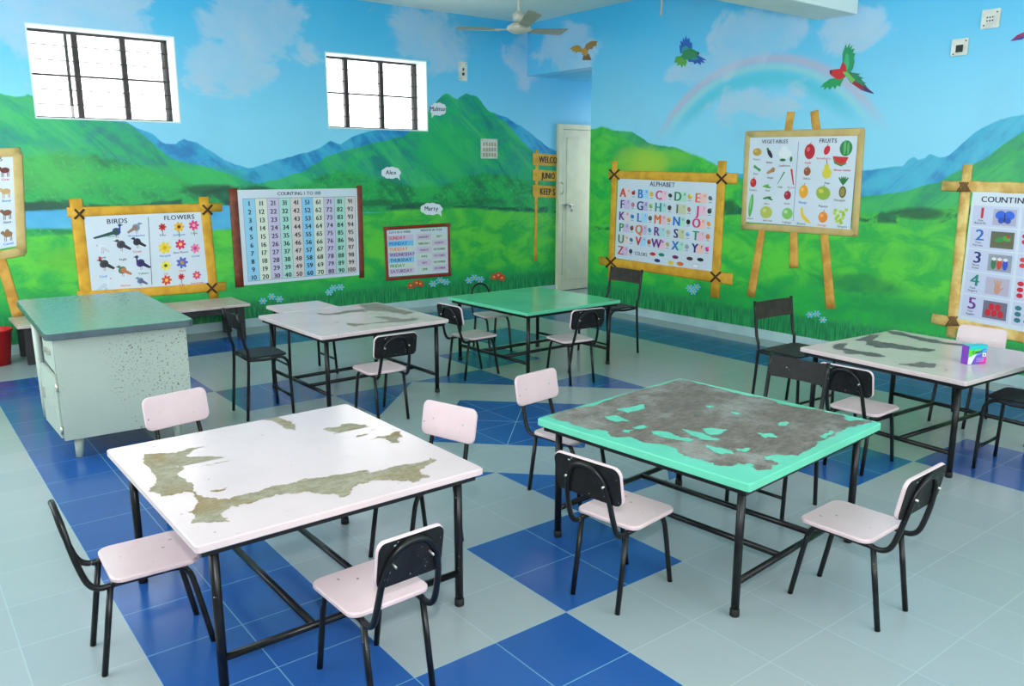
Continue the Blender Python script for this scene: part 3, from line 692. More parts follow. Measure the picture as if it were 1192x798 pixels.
# painted direction boards beside the door
t = thing('welcome_signpost', 'painted signpost with three orange boards reading WELCO, JUNIO, KEEP S', 'painted sign', at_quad([(620, 180), (648, 180), (648, 300), (620, 300)], 'back'))
wall_bar('back', (625, 174), (623, 304), .045, .045, M['bamboo'], t, 'post', .004)
for (a, b), txt in (((178, 192), 'WELCO'), ((197, 210), 'JUNIO'), ((215, 229), 'KEEP S')):
    P = Print('back', [(620, a), (647.5, a + 2), (647.5, b + 1), (620, b)], .009); P.sheet('board', M['bamboo'], t)
    P.text(txt, .62 if txt != 'KEEP S' else .6, .78, .56, (30, 22, 20), stretch=.72, bold=.05); P.build('lettering', t)
rebase(t)

# ------------------------------------------------------------------ charts on the right wall
q = [(720, 206), (837, 212), (830, 317), (716, 300)]
t = thing('alphabet_chart', 'alphabet chart in a yellow bamboo frame on the right wall', 'chart', at_quad(q, 'right'))
wall_bar('right', (709, 203), (859, 208), .085, .10, M['bamboo'], t, 'frame_rail'); wall_bar('right', (698, 303), (853, 325), .09, .11, M['bamboo'], t, 'frame_rail')
wall_bar('right', (716, 187), (711, 327), .085, .09, M['bamboo'], t, 'frame_post'); wall_bar('right', (841, 187), (832, 346), .10, .11, M['bamboo'], t, 'frame_post')
for p_ in ((716, 203), (841, 208), (712, 305), (834, 322)): lashing('right', p_, 5.5, t)
P = Print('right', q); P.sheet('sheet', M['sheet'], t); P.text('ALPHABET', .47, .085, .055, INK)
lc = [(226, 60, 30), BLU, PNK, GRN, ORG, PUR, NAV, (20, 140, 130), (110, 120, 60), PNK, PUR, BLU, ORG, BLU, PNK, GRN, ORG, PUR, NAV, (20, 150, 110), (90, 120, 80), RED, PUR, BLU, NAV, RED]
tc = [(236, 214, 218), (170, 214, 246), (240, 196, 216), (180, 226, 206), (244, 200, 190), (214, 190, 228), (196, 190, 226), (176, 220, 222), (206, 210, 170), (240, 196, 216)]
for i, ch in enumerate('ABCDEFGHIJKLMNOPQRSTUVWXYZ'):
    cx, cy = .03 + .19 * (i % 5), .115 + .142 * (i // 5)
    P.rect(cx + .045, cy + .015, cx + .115, cy + .125, tc[i % 10]); P.text(ch, cx + .032, cy + .12, .105, lc[i], lay=3, bold=.04); P.text(ch.lower(), cx + .095, cy + .055, .035, lc[i], lay=3)
    pc = [(150, 20, 30), (230, 190, 40), (50, 60, 60), (230, 180, 60), (90, 100, 110), (200, 120, 150), (120, 190, 60), (70, 50, 50), (200, 120, 110), (60, 50, 50), (30, 120, 190), (90, 80, 70), (230, 150, 40), (20, 20, 24), (236, 150, 50), (120, 60, 60), (70, 130, 180), (190, 180, 160), (120, 170, 210), (230, 120, 60), (60, 110, 140), (170, 60, 50), (190, 170, 120), (150, 170, 180), (226, 60, 140), (50, 60, 80)][i]
    P.ell(cx + .145, cy + .065, .02, .03 if i % 2 else .024, pc, (i * 37) % 60, 2, 10)
    if i % 3 == 0: P.ell(cx + .155, cy + .045, .01, .014, tuple(min(255, x + 50) for x in pc), 0, 3, 8)
    P.rect(cx + .13, cy + .108, cx + .16, cy + .113, (90, 90, 110))
P.text('COLORS', .285, .925, .042, INK, stretch=.85)
for u, v, c_ in ((.41, .885, RED), (.50, .88, (20, 130, 110)), (.46, .955, NAV), (.64, .885, (120, 20, 90)), (.60, .96, YEL), (.69, .955, ORG), (.78, .88, (70, 40, 40)), (.88, .875, (16, 16, 20)), (.84, .955, (236, 240, 244))):
    if c_[0] == 236: P.ell(u, v, .034, .024, GRY, 0, 1)
    P.ell(u, v, .031, .021, c_, 0, 2)
P.build('printing', t); rebase(t)

q = [(874, 160), (999, 158), (990, 267), (868, 258)]
t = thing('vegetables_and_fruits_chart', 'vegetables and fruits chart on a painted wooden easel', 'chart', at_quad(q, 'right'))
for a, b in (((917, 155), (921, 130)), ((951, 155), (948, 129))): wall_bar('right', a, b, .075, .075, M['easelleg'], t, 'easel_top', .005)
for a, b in (((888, 262), (874, 345)), ((924, 266), (924, 312)), ((959, 268), (967, 359))): wall_bar('right', a, b, .075, .09, M['easelleg'], t, 'easel_leg', .005)
for a, b in (((870, 156.5), (1006, 153.5)), ((864, 263), (998, 271)), ((871, 153), (866, 266)), ((1003, 151), (995, 275))): wall_bar('right', a, b, .06, .065, M['easel'], t, 'frame_side', .008)
P = Print('right', q, .007); P.sheet('sheet', M['sheet'], t)
P.text('VEGETABLES', .25, .07, .042, INK); P.text('FRUITS', .75, .07, .046, INK); P.rect(.478, .06, .482, .95, (60, 100, 150))
p_fruit(P, .08, .17, .045, .045, (196, 160, 60), (220, 190, 100), stem=False); P.text('Potato', .08, .265, .022, BRN)
P.ell(.21, .19, .018, .06, (40, 26, 60), -35); P.ell(.185, .135, .012, .016, (60, 140, 60)); P.text('Brinjal', .21, .30, .022, BRN)
for a_, b_ in ((.36, .17), (.33, .19), (.39, .19), (.36, .21), (.35, .14)): P.ell(a_, b_, .035, .038, (228, 234, 238), 0, 1)
P.ell(.34, .26, .03, .016, (40, 110, 60)); P.ell(.42, .25, .012, .03, (40, 110, 60)); P.text('Cauliflower', .36, .335, .022, BRN)
for r_ in (20, 40): P.ell(.09, .36, .045, .012, (50, 150, 70), r_)
P.text('Bean', .08, .435, .022, BRN); P.ell(.23, .39, .045, .02, (190, 140, 90), -25); P.ell(.25, .375, .02, .03, (180, 130, 80), 20); P.text('Ginger', .23, .475, .022, BRN)
P.poly([(.36, .39), (.37, .40), (.31, .53), (.30, .54)], (30, 130, 60)); P.poly([(.42, .36), (.44, .36), (.465, .54), (.455, .54)], (210, 60, 40)); P.text('Chilli', .33, .58, .022, BRN); P.text('Carrot', .44, .58, .022, BRN)
p_fruit(P, .06, .53, .032, .052, (206, 30, 34), (236, 90, 80)); P.text('Tomato', .06, .625, .022, BRN); P.ell(.19, .56, .035, .012, (110, 180, 80), -15); P.ell(.21, .575, .035, .012, (90, 170, 70), 5); P.text('Peas', .21, .625, .022, BRN)
P.ell(.05, .80, .022, .14, (90, 180, 90), 5); P.ell(.045, .77, .008, .08, (150, 210, 130), 5, 2); P.text('Gourd', .05, .965, .022, BRN)
P.ell(.21, .70, .045, .014, (60, 140, 60), -12); P.ell(.24, .71, .03, .012, (40, 120, 50), 20); P.text('Okra', .21, .78, .022, BRN)
p_fruit(P, .41, .66, .034, .05, (170, 26, 50), (210, 80, 100)); P.text('Onion', .41, .765, .022, BRN)
p_fruit(P, .21, .87, .060, .072, (190, 196, 90), (214, 214, 130), stem=False); P.text('Jack fruit', .23, .975, .022, BRN)
p_fruit(P, .42, .87, .052, .066, (130, 196, 100), (196, 224, 170), stem=False); P.text('Cabbage', .42, .98, .022, BRN)
p_fruit(P, .59, .165, .048, .085, (190, 20, 40), (226, 90, 100)); P.text('Apple', .58, .30, .024, RED)
p_fruit(P, .745, .15, .026, .052, (214, 30, 50), None, 20); P.text('Strawberry', .72, .25, .024, RED)
P.ell(.91, .13, .055, .085, (40, 130, 70)); P.ell(.90, .12, .012, .08, (90, 180, 100), 0, 2); P.ell(.93, .13, .010, .07, (90, 180, 100), 0, 2)
P.poly([(.80, .215), (.94, .225), (.92, .28), (.88, .305), (.83, .28)], (214, 40, 40), 3); P.poly([(.80, .215), (.83, .28), (.88, .305), (.92, .28), (.925, .295), (.88, .325), (.82, .295)], (60, 140, 70), 4); P.text('Water melon', .89, .375, .024, RED)
p_fruit(P, .58, .385, .032, .048, (150, 80, 40), (200, 120, 70)); P.text('Chikoo', .58, .475, .022, BRN)
P.ell(.76, .40, .042, .06, (220, 206, 60)); P.ell(.755, .34, .022, .045, (220, 206, 60)); P.poly([(.752, .30), (.745, .25), (.752, .25), (.760, .30)], BRN); P.text('Pear', .77, .52, .024, NAV)
P.ell(.91, .60, .032, .065, (110, 100, 50)); P.ell(.91, .60, .02, .045, (160, 140, 60), 0, 2)
for a_ in (-35, -15, 0, 15, 35): P.ell(.91 + a_ * .0006, .48, .008, .05, (40, 120, 60), a_, 2)
P.text('Pineapple', .89, .70, .024, BRN)
p_fruit(P, .56, .61, .042, .075, (240, 170, 40), (250, 200, 90)); P.text('Mango', .56, .745, .026, BLU)
p_fruit(P, .74, .62, .065, .075, (150, 180, 60), (220, 200, 70), 10); P.text('Papaya', .75, .775, .026, NAV)
P.poly([(.54, .80), (.56, .79), (.575, .87), (.63, .93), (.65, .965), (.60, .95), (.555, .90)], (240, 200, 50)); P.text('Banana', .56, .985, .026, GRN)
p_fruit(P, .755, .885, .042, .062, (240, 140, 50), (250, 180, 100)); P.text('Orange', .75, .985, .024, ORG)
for i in range(14): P.ell(.90 + .055 * math.cos(i * 2.4) * (1 - (i / 20)), .79 + i * .011, .016, .02, (170, 200, 60) if i % 2 else (190, 214, 80), 0, 1, 8)
P.text('Grapes', .93, .985, .026, GRN)
P.build('printing', t); rebase(t)

q = [(1133, 222), (1258, 226), (1244, 396), (1115, 372)]
t = thing('counting_to_ten_chart', 'counting 1 to 10 chart in a pale bamboo frame at the right edge', 'chart', at_quad(q, 'right'))
wall_bar('right', (1097, 216), (1262, 222), .075, .085, M['bamboopale'], t, 'frame_rail', knots=1); wall_bar('right', (1085, 370), (1250, 404), .08, .09, M['bamboopale'], t, 'frame_rail', knots=1)
wall_bar('right', (1127, 191), (1107, 392), .07, .075, M['bamboopale'], t, 'frame_post', knots=1)
for p_ in ((1122, 217), (1109, 373)):
    bm = bmesh.new()
    for dx, dy in ((-4, -5), (-2, -5), (0, -5), (2, -5)): tube(bm, [right3(*on_right(p_[0] + dx, p_[1] + dy), .012), right3(*on_right(p_[0] + dx + 6, p_[1] + dy + 11), .012)], .006, 6)
    for dx in (0, 3, 6): tube(bm, [right3(*on_right(p_[0] + dx, p_[1] - 5), .013), right3(*on_right(p_[0] + dx - 7, p_[1] + 6), .013)], .006, 6)
    obj('lashing', bm, paint('rope_lashing', (130, 96, 54), None, 9, 0.7), t)
P = Print('right', q, .007); P.sheet('sheet', M['sheet'], t); P.text('COUNTING 1 TO 10', .5, .085, .045, INK)
for i, (nm, cap1, cap2, c_) in enumerate((('1', 'One', 'Butterfly', RED), ('2', 'Two', 'Parrots', BLU), ('3', 'Three', 'Vases', NAV), ('4', 'Four', 'Fingers', (20, 130, 120)), ('5', 'Five', 'Apples', PUR))):
    y0 = .115 + .172 * i
    P.rect(.03, y0, .48, y0 + .16, (200, 206, 232)); P.rect(.51, y0, .97, y0 + .16, (200, 206, 232))
    P.text(nm, .125, y0 + .098, .085, c_, lay=3, stretch=1.1); P.text(cap1, .115, y0 + .122, .015, INK); P.text(cap2, .115, y0 + .143, .015, INK)
    P.rect(.235, y0 + .02, .46, y0 + .145, [(176, 176, 200), (96, 100, 76), (150, 156, 170), (186, 180, 200), (110, 110, 130)][i], 2)
    if i == 0:
        for sx in (-1, 1):
            P.ell(.35 + sx * .045, y0 + .065, .05, .032, (40, 100, 220), 30 * sx, 3); P.ell(.35 + sx * .03, y0 + .105, .032, .026, (30, 80, 190), -30 * sx, 3)
        P.ell(.35, y0 + .085, .006, .04, (20, 30, 60), 0, 4)
    elif i == 1: P.ell(.33, y0 + .08, .05, .018, (50, 150, 60), -15, 3); P.ell(.39, y0 + .07, .04, .018, (70, 170, 60), 20, 3); P.ell(.40, y0 + .055, .012, .012, RED, 0, 4); P.rect(.25, y0 + .105, .45, y0 + .112, BRN, 3)
    elif i == 2:
        for kk, cc_ in ((0, (50, 120, 80)), (1, (200, 70, 50)), (2, (40, 80, 200))): P.ell(.29 + .055 * kk, y0 + .09, .026, .042, cc_, 0, 3); P.ell(.29 + .055 * kk, y0 + .055, .022, .012, (226, 226, 226), 0, 4)
    elif i == 3:
        P.ell(.35, y0 + .105, .028, .034, (206, 150, 124), 0, 3)
        for kk in range(4): P.ell(.328 + .016 * kk, y0 + .065, .007, .034, (206, 150, 124), -12 + 8 * kk, 3)
        P.ell(.385, y0 + .10, .007, .026, (206, 150, 124), 45, 3)
    else:
        for kk in range(5): P.ell(.285 + .06 * (kk % 3) + (.03 if kk > 2 else 0), y0 + (.105 if kk < 3 else .06), .028, .026, (206, 20, 40), 0, 3)
    n2 = (6, 7, 8, 9, 10)[i]
    for kk in range(n2): P.ell(.56 + .085 * (kk % 4), y0 + .04 + .042 * (kk // 4), .03, .017, [(214, 50, 40), (214, 30, 50), (220, 60, 60), (206, 20, 40), (40, 120, 130)][i], 0, 3)
    P.text(str(n2), .92, y0 + .098, .06, c_, lay=3)
P.build('printing', t); rebase(t)

# painted birds
def painted(name, which, label, cat, parts, off=0.003, group=None):
    px, p3 = WALLS[which]; allp = [p for _, pl, _ in parts for p in pl]
    c_ = px(sum(p[0] for p in allp) / len(allp), sum(p[1] for p in allp) / len(allp))
    t = thing(name, label, cat, p3(*c_, 0), group=group)
    by = {}
    for part, pl, col in parts: by.setdefault(part, []).append((pl, col))
    for i, (part, L) in enumerate(by.items()):
        P = Print(which, [(0, 0), (1, 0), (1, 1), (0, 1)], off + .0008 * i)
        for pl, col in L:
            P.k = getattr(P, 'k', 0) + 1; Q = [p3(*px(*p), P.off + 2e-5 * P.k) for p in pl]
            for tr_ in tessellate_polygon([Q]): P.f.append(([Q[i_] for i_ in tr_], col))
        P.build(part, t)
    rebase(t); return t
painted('painted_macaw', 'right', 'red and green parrot painted flying at the end of the rainbow', 'painted bird', [
    ('tail', [(982, 84), (990, 83), (1005, 98), (1018, 109), (1003, 105), (990, 96)], (150, 30, 50)), ('tail', [(982, 84), (1000, 88), (1010, 102), (996, 95)], (30, 120, 90)), ('tail', [(1005, 99), (1018, 109.5), (1006, 106)], (60, 40, 110)),
    ('wing', [(981, 74), (981, 62), (985, 51), (986, 56), (990, 50), (989, 56), (993, 52), (991, 58), (995, 56), (993, 62), (996, 62), (994, 67), (995, 72), (993, 80), (988, 87), (984, 82)], (24, 150, 96)), ('wing', [(983, 72), (985, 62), (988, 64), (989, 76), (986, 82)], (60, 180, 120)), ('wing', [(984, 88), (980, 96), (978, 101), (975, 99), (972, 104), (970, 100), (966, 105), (964, 101), (959, 105), (960, 101), (955, 102), (959, 97), (966, 92), (976, 90)], (24, 156, 90)), ('tail', [(990, 84), (1002, 86), (998, 88), (1006, 91), (1000, 92), (1009, 97), (998, 96)], (30, 130, 90)),
    ('body', [(966, 83), (970, 81), (978, 80), (981, 72), (985, 76), (986, 84), (984, 90), (976, 93), (971, 90), (967, 87)], (206, 26, 40)), ('body', [(981, 84), (986, 83), (996, 93), (992, 97)], (110, 190, 90)),
    ('beak', [(966, 82), (969, 81), (969, 85), (966.5, 86.5)], (60, 40, 40))])
painted('painted_parrot', 'right', 'green and blue parrot painted flying left of the rainbow', 'painted bird', [
    ('tail', [(797, 64), (800, 72), (798, 78), (796, 75), (794, 79), (792, 75), (788, 77), (789, 73), (785, 73), (787, 66)], (86, 160, 60)),
    ('wing', [(792, 62), (791, 52), (793, 53), (792, 47), (795, 49), (795, 43), (797, 47), (799, 41), (800, 46), (803, 44), (803, 49), (806, 50), (806, 57), (802, 62)], (30, 90, 180)), ('wing', [(794, 62), (794, 56), (799, 53), (804, 58), (802, 64)], (40, 150, 150)), ('wing', [(800, 68), (812, 64), (823, 70), (818, 70), (821, 74), (816, 72), (816, 76), (812, 73), (809, 75), (807, 72), (802, 72)], (24, 80, 170)), ('wing', [(800, 67), (810, 65), (814, 69), (806, 70)], (40, 140, 130)),
    ('body', [(793, 66), (796, 59), (804, 56), (812, 60), (814, 64), (806, 68), (798, 70)], (40, 130, 80)), ('beak', [(812, 60), (815, 62), (812, 64)], (30, 30, 30))])
painted('painted_hawk', 'back' if False else 'right', 'ochre brown bird painted flying above the doorway', 'painted bird', [
    ('wing', [(663, 57), (667, 54), (671, 52.5), (675, 53), (679, 58), (677, 61), (673, 60), (671, 62), (669, 59.5), (666, 60.5), (667, 58)], (176, 134, 50)), ('wing', [(680, 58), (682, 52), (686, 49), (690, 47.5), (696, 48), (694, 51), (695, 53), (691, 54), (690, 57), (686, 57), (683, 61)], (150, 112, 56)),
    ('tail', [(680, 62), (686, 63), (689, 70), (678, 70)], (120, 92, 66)), ('body', [(677, 57), (682, 56), (685, 61), (683, 65), (678, 64)], (196, 140, 50))])
painted('painted_bird_tail', 'right', 'red and purple bird tail painted at the top right edge', 'painted bird', [
    ('tail', [(1176, 48), (1184, 41), (1200, 34), (1204, 40), (1190, 45)], (150, 30, 90)), ('feather', [(1176, 48), (1186, 44), (1196, 41), (1190, 46)], (60, 50, 140)), ('body', [(1199, 30), (1225, 20), (1230, 36), (1203, 42)], (200, 40, 50))])
# little flowers painted in the grass
def painted_flowers(which, spots, label, col):
    parts = []
    for (x, y) in spots:
        parts.append(('stem', [(x - .4, y), (x + .4, y), (x + 1.2, y + 11), (x + .4, y + 11)], (30, 130, 70)))
        for i in range(6):
            a = i * math.pi / 3; parts.append(('petals', [(x, y), (x + 4 * math.cos(a - .35), y + 3.4 * math.sin(a - .35)), (x + 5 * math.cos(a), y + 4.2 * math.sin(a)), (x + 4 * math.cos(a + .35), y + 3.4 * math.sin(a + .35))], col))
        parts.append(('centre', [(x + 1.3 * math.cos(i * 1.05), y + 1.2 * math.sin(i * 1.05)) for i in range(6)], (230, 190, 60)))
    painted('painted_flowers', which, label, 'painted flowers', parts, .002, 'flowers painted along the foot of the mural')
SKYF = (110, 196, 230)
painted_flowers('back', [(306, 350), (316, 345), (325, 348)], 'light blue flowers painted below the left end of the counting to 100 chart', SKYF)
painted_flowers('back', [(383, 340), (388, 335), (396, 334)], 'light blue flowers painted below the right end of the counting to 100 chart', SKYF)
painted_flowers('back', [(504, 330), (512, 326), (519, 328)], 'light blue flowers painted below the right corner of the days and months chart', SKYF)
painted_flowers('back', [(546, 326), (552, 323), (559, 325)], 'light blue flowers painted left of the rightmost red flowers', SKYF)
painted_flowers('right', [(803, 335), (811, 334), (807, 339)], 'light blue flowers painted below the alphabet chart', SKYF)
painted_flowers('right', [(943, 366), (951, 365), (958, 372)], 'light blue flowers painted under the fruit easel, beside the tall black chair', SKYF)
painted_flowers('back', [(478, 332), (485, 329), (489, 330)], 'red flowers painted directly below the days and months chart', (220, 40, 46))
painted_flowers('back', [(575, 322), (580, 320), (584, 323)], 'red flowers painted in the grass above the mint table', (220, 40, 46))

# ------------------------------------------------------------------ electrical fittings
def plate(which, cx, cy, w, h, name, label, cat, holes):
    px, p3 = WALLS[which]; s, z = px(cx, cy); t = thing(name, label, cat, p3(s, z, 0), group='electrical plates on the walls')
    def sl(ds, dz, ww, hh, o0, o1, mat, nm, r=0.006):
        out = rounded(ww, hh, min(r, ww * .45, hh * .45), 3); bm = bmesh.new()
        A = [bm.verts.new(p3(s + ds + a, z + dz + b, o0) - t.location) for a, b in out]; D = [bm.verts.new(p3(s + ds + a, z + dz + b, o1) - t.location) for a, b in out]
        bm.faces.new(A); bm.faces.new(D)
        for i in range(len(A)): bm.faces.new((A[i], A[(i + 1) % len(A)], D[(i + 1) % len(A)], D[i]))
        return obj(nm, bm, mat, t)
    sl(0, 0, w, h, .001, .014, M['plastic'], 'plate')
    for (dx, dz, ww, hh, kind) in holes: sl(dx, dz, ww, hh, .014, .019 if kind == 'switch' else .0155, M['switch'] if kind == 'switch' else M['darkhole'], kind, .004)
plate('back', 538.5, 83, .11, .20, 'switch_plate', 'narrow white plate high on the back wall right of the second window', 'switch plate', [(0, .02, .02, .03, 'socket_hole'), (0, -.03, .03, .03, 'socket_hole'), (.04, .08, .01, .01, 'screw'), (-.04, -.08, .01, .01, 'screw')])
plate('back', 569, 173, .23, .22, 'switch_board', 'white square switchboard with many switches on the painted hill', 'switch plate', [(-.08 + .04 * i, .05 - .06 * j, .022, .042, 'switch') for i in range(5) for j in range(3)] + [(dx, dz, .008, .008, 'screw') for dx in (-.1, .1) for dz in (-.095, .095)])
plate('right', 1118, 55, .115, .115, 'socket_plate', 'white square socket plate with round dark knob, lower of two at top right', 'switch plate', [(0, -.01, .05, .05, 'knob'), (-.04, .04, .01, .01, 'screw'), (.04, -.045, .01, .01, 'screw')])
plate('right', 1154, 22, .12, .125, 'socket_plate', 'white square socket plate, upper of two at top right', 'switch plate', [(-.015 + .018 * i, .01 - .022 * j, .01, .01, 'socket_hole') for i in range(3) for j in range(2)] + [(.04, -.04, .01, .01, 'screw'), (-.04, .04, .01, .01, 'screw')])

# ceiling fan near the far corner
def fan(loc, rz):
    t = thing('ceiling_fan', 'cream three bladed ceiling fan hanging before the far corner', 'fan', loc, rz)
    obj('motor', lathe(bmesh.new(), [(.02, .05), (.06, .045), (.105, .02), (.115, 0), (.10, -.02), (.06, -.045), (.02, -.05)], 28), M['fan'], t)
    obj('down_rod', tube(bmesh.new(), [(0, 0, .04), (0, 0, ZC - loc[2] - .02)], .013, 10), M['fan'], t)
    obj('lower_cup', lathe(bmesh.new(), [(.03, .05), (.055, .07), (.06, .12), (.02, .15)], 20), M['fan'], t)
    obj('canopy', lathe(bmesh.new(), [(.02, ZC - loc[2] - .10), (.06, ZC - loc[2] - .03), (.065, ZC - loc[2] - .001)], 20), M['fan'], t)
    for i in range(3):
        Mx = Matrix.Rotation(R(120 * i), 4, 'Z') @ Matrix.Translation((.36, 0, .012)) @ Matrix.Rotation(R(-5), 4, 'Y') @ Matrix.Rotation(R(-20), 4, 'X')
        bm = slab(bmesh.new(), [(-.19, -.045), (.24, -.062), (.25, -.05), (.25, .05), (.24, .062), (-.19, .045)], -.002, .002, Mx)
        bl = obj('blade', bm, M['fanblade'], t)
        obj('blade_iron', slab(bmesh.new(), [(-.27, -.02), (-.13, -.02), (-.13, .02), (-.27, .02)], .002, .007, Mx), M['fan'], bl)
d_ = ray(604, 33); d_ = d_ / math.hypot(d_.x, d_.y) * 8.0
FANP = EYE + d_
fan(tuple(FANP), R(-90 - YAW + 13))
s_, z_ = on_right(825, 20)
bm = tube(bmesh.new(), smooth_path([(XR - .5, s_ + .12, ZC + .001), (XR - .5, s_ + .12, 2.98), (XR - .49, s_ + .14, 2.86)], 4), .010, 8)
tag(obj('hanging_rod', bm, M['fan']), 'short pale rod hanging from the ceiling above the green parrot', 'ceiling hook')

# ------------------------------------------------------------------ furniture
TZ = 0.515
def local(px, c, rz, z=TZ):
    x, y = on_level(*px, z); v = Vector((x - c[0], y - c[1])); a = -rz
    return (v.x * math.cos(a) - v.y * math.sin(a), v.x * math.sin(a) + v.y * math.cos(a))
def table(label, c, w, d, rz, mat, rails_along, patches=(), islands=(), wornmat=None, edge=0.024, group='square classroom tables'):
    rz = R(rz); t = thing('classroom_table', label, 'table', (c[0], c[1], 0), rz, group)
    top = obj('table_top', slab(bmesh.new(), rounded(w, d, .012, 3), TZ - edge, TZ, None, .003), mat, t)
    for i, pl in enumerate(patches):
        pts = jag([local(p, c, rz) for p in pl], .020, 4, i + int(w * 1000))
        pts = [(max(-w / 2 + .006, min(w / 2 - .006, a)), max(-d / 2 + .006, min(d / 2 - .006, b))) for a, b in pts]
        bm = bmesh.new(); polyfill(bm, [(a, b, TZ + .0005 + .00006 * i) for a, b in pts]); o = obj('worn_patch', bm, wornmat, top); o['label'] = 'patch of bare board where the paint has worn off'
        for p in o.data.polygons:
            if p.normal.z < 0: p.flip()
    for i, pl in enumerate(islands):
        pts = jag([local(p, c, rz) for p in pl], .014, 4, 50 + i)
        bm = bmesh.new(); polyfill(bm, [(a, b, TZ + .0012 + .00003 * i) for a, b in pts]); o = obj('paint_remnant', bm, mat, top)
        for p in o.data.polygons:
            if p.normal.z < 0: p.flip()
    lx, ly = w / 2 - .065, d / 2 - .065; zt = TZ - edge
    bm = bmesh.new()
    for s in (-1, 1):
        box(bm, -w / 2 + .02, w / 2 - .02, s * (d / 2 - .035) - .012, s * (d / 2 - .035) + .012, zt - .022, zt - .0005)
        box(bm, s * (w / 2 - .035) - .012, s * (w / 2 - .035) + .012, -d / 2 + .048, d / 2 - .048, zt - .022, zt - .0005)
    obj('apron_frame', bm, M['black'], t)
    for sx in (-1, 1):
        for sy in (-1, 1):
            lg = obj('leg', tube(bmesh.new(), [(sx * lx, sy * ly, .012), (sx * lx, sy * ly, zt - .002)], .0145, 12), M['black'], t)
            obj('foot_cap', lathe(bmesh.new(), [(.015, 0), (.0172, .002), (.0168, .026), (.0147, .028)], 12, (sx * lx, sy * ly, 0)), M['rubber'], lg)
    zr = .125
    for s in (-1, 1):
        if rails_along == 'x':
            obj('end_rail', tube(bmesh.new(), [(-lx, s * ly, zr), (lx, s * ly, zr)], .012, 10), M['black'], t)
            obj('cross_rail', tube(bmesh.new(), [(s * .13, -ly, zr), (s * .13, ly, zr)], .012, 10), M['black'], t)
        else:
            obj('end_rail', tube(bmesh.new(), [(s * lx, -ly, zr), (s * lx, ly, zr)], .012, 10), M['black'], t)
            obj('cross_rail', tube(bmesh.new(), [(-lx, s * .13, zr), (lx, s * .13, zr)], .012, 10), M['black'], t)
    return t
def cr(pts, ox, oy, k_): return [(ox + x / k_, oy + y / k_) for x, y in pts]
T1P = [cr([(290, 228), (330, 225), (380, 222), (440, 210), (400, 225), (390, 235), (520, 238), (480, 248), (400, 262), (370, 258), (375, 280), (410, 310), (440, 335), (470, 340), (520, 330), (600, 310), (680, 290), (760, 278), (840, 268), (840, 300), (800, 315), (770, 335), (720, 325), (640, 325), (600, 335), (540, 350), (500, 360), (480, 380), (500, 395), (405, 398), (400, 370), (420, 335), (390, 320), (330, 335), (300, 320), (320, 300), (290, 250)], 30, 420, 2.11),
       cr([(190, 262), (220, 262), (300, 240), (375, 222), (378, 235), (345, 255), (370, 270), (330, 285), (290, 280), (220, 280), (190, 285)], 330, 430, 2.1675),
       cr([(100, 150), (150, 137), (205, 138), (240, 150), (220, 162), (170, 172), (110, 172), (150, 158)], 330, 430, 2.1675),
       cr([(220, 178), (270, 165), (295, 155), (300, 170), (290, 185), (265, 180), (240, 172)], 330, 430, 2.1675),
       cr([(585, 145), (620, 137), (660, 155), (662, 170), (630, 158)], 30, 420, 2.11), cr([(455, 318), (500, 308), (490, 316), (462, 322)], 30, 420, 2.11)]
table('large pale pink table with brown worn patches, front left', (1.051, 2.622), .96, 1.0, .5, M['pinktop'], 'x', T1P, (), M['wornbrown'])
T2P = [cr([(50, 158), (110, 138), (220, 118), (270, 98), (500, 31), (560, 47), (700, 82), (790, 97), (830, 115), (950, 133), (1000, 147), (1060, 160), (1080, 175), (1140, 170), (1120, 185), (1060, 200), (1020, 225), (960, 245), (900, 285), (870, 290), (800, 290), (790, 305), (830, 320), (780, 340), (745, 330), (740, 318), (690, 318), (650, 325), (590, 310), (540, 300), (490, 270), (400, 250), (330, 225), (260, 225), (240, 205), (180, 200), (120, 175)], 620, 430, 2.907)]
T2I = [cr(p, 620, 430, 2.907) for p in ([(280, 135), (385, 118), (380, 130), (320, 148)], [(245, 158), (275, 155), (335, 175), (280, 178)], [(400, 208), (470, 215), (545, 238), (530, 245), (430, 228)], [(500, 200), (540, 210), (600, 225), (635, 238), (600, 240), (540, 225)],
      [(570, 200), (660, 205), (640, 220), (600, 222)], [(590, 255), (640, 265), (680, 285), (640, 288), (600, 270)], [(830, 182), (870, 180), (860, 192), (835, 192)], [(760, 215), (800, 215), (830, 230), (790, 235)], [(670, 145), (715, 148), (700, 155)],
      [(690, 268), (730, 265), (715, 280)], [(970, 225), (1010, 205), (1020, 215), (990, 235)], [(585, 122), (615, 125), (600, 132)], [(300, 210), (340, 205), (330, 214)], [(335, 195), (380, 188), (390, 195), (350, 202)])]
table('mint edged table with a mostly worn grey top, front right', (2.565, 2.008), .975, .98, 4.7, M['teal'], 'x', T2P, T2I, M['worngrey'], .030)
T3P = [cr(p, 350, 340, 5.32) for p in ([(370, 75), (480, 68), (520, 80), (600, 100), (660, 115), (700, 130), (640, 140), (560, 125), (500, 118), (400, 110), (370, 90)], [(90, 125), (130, 130), (190, 132), (240, 125), (260, 115), (400, 105), (420, 120), (300, 125), (240, 140), (150, 142), (110, 138)],
      [(280, 190), (330, 190), (400, 195), (480, 185), (560, 175), (460, 150), (540, 150), (640, 165), (700, 155), (730, 165), (640, 185), (500, 192), (400, 200), (350, 212), (310, 205)], [(200, 186), (235, 184), (240, 190), (210, 192)])]
table('pink table with olive worn patches, below the counting to 100 chart', (2.53, 5.037), .95, .96, 1.5, M['pinktop'], 'y', T3P, (), M['wornolive'])
table('smooth mint green table before the door', (4.053, 4.93), .955, .985, 1.0, M['tealsoft'], 'y', (), ())
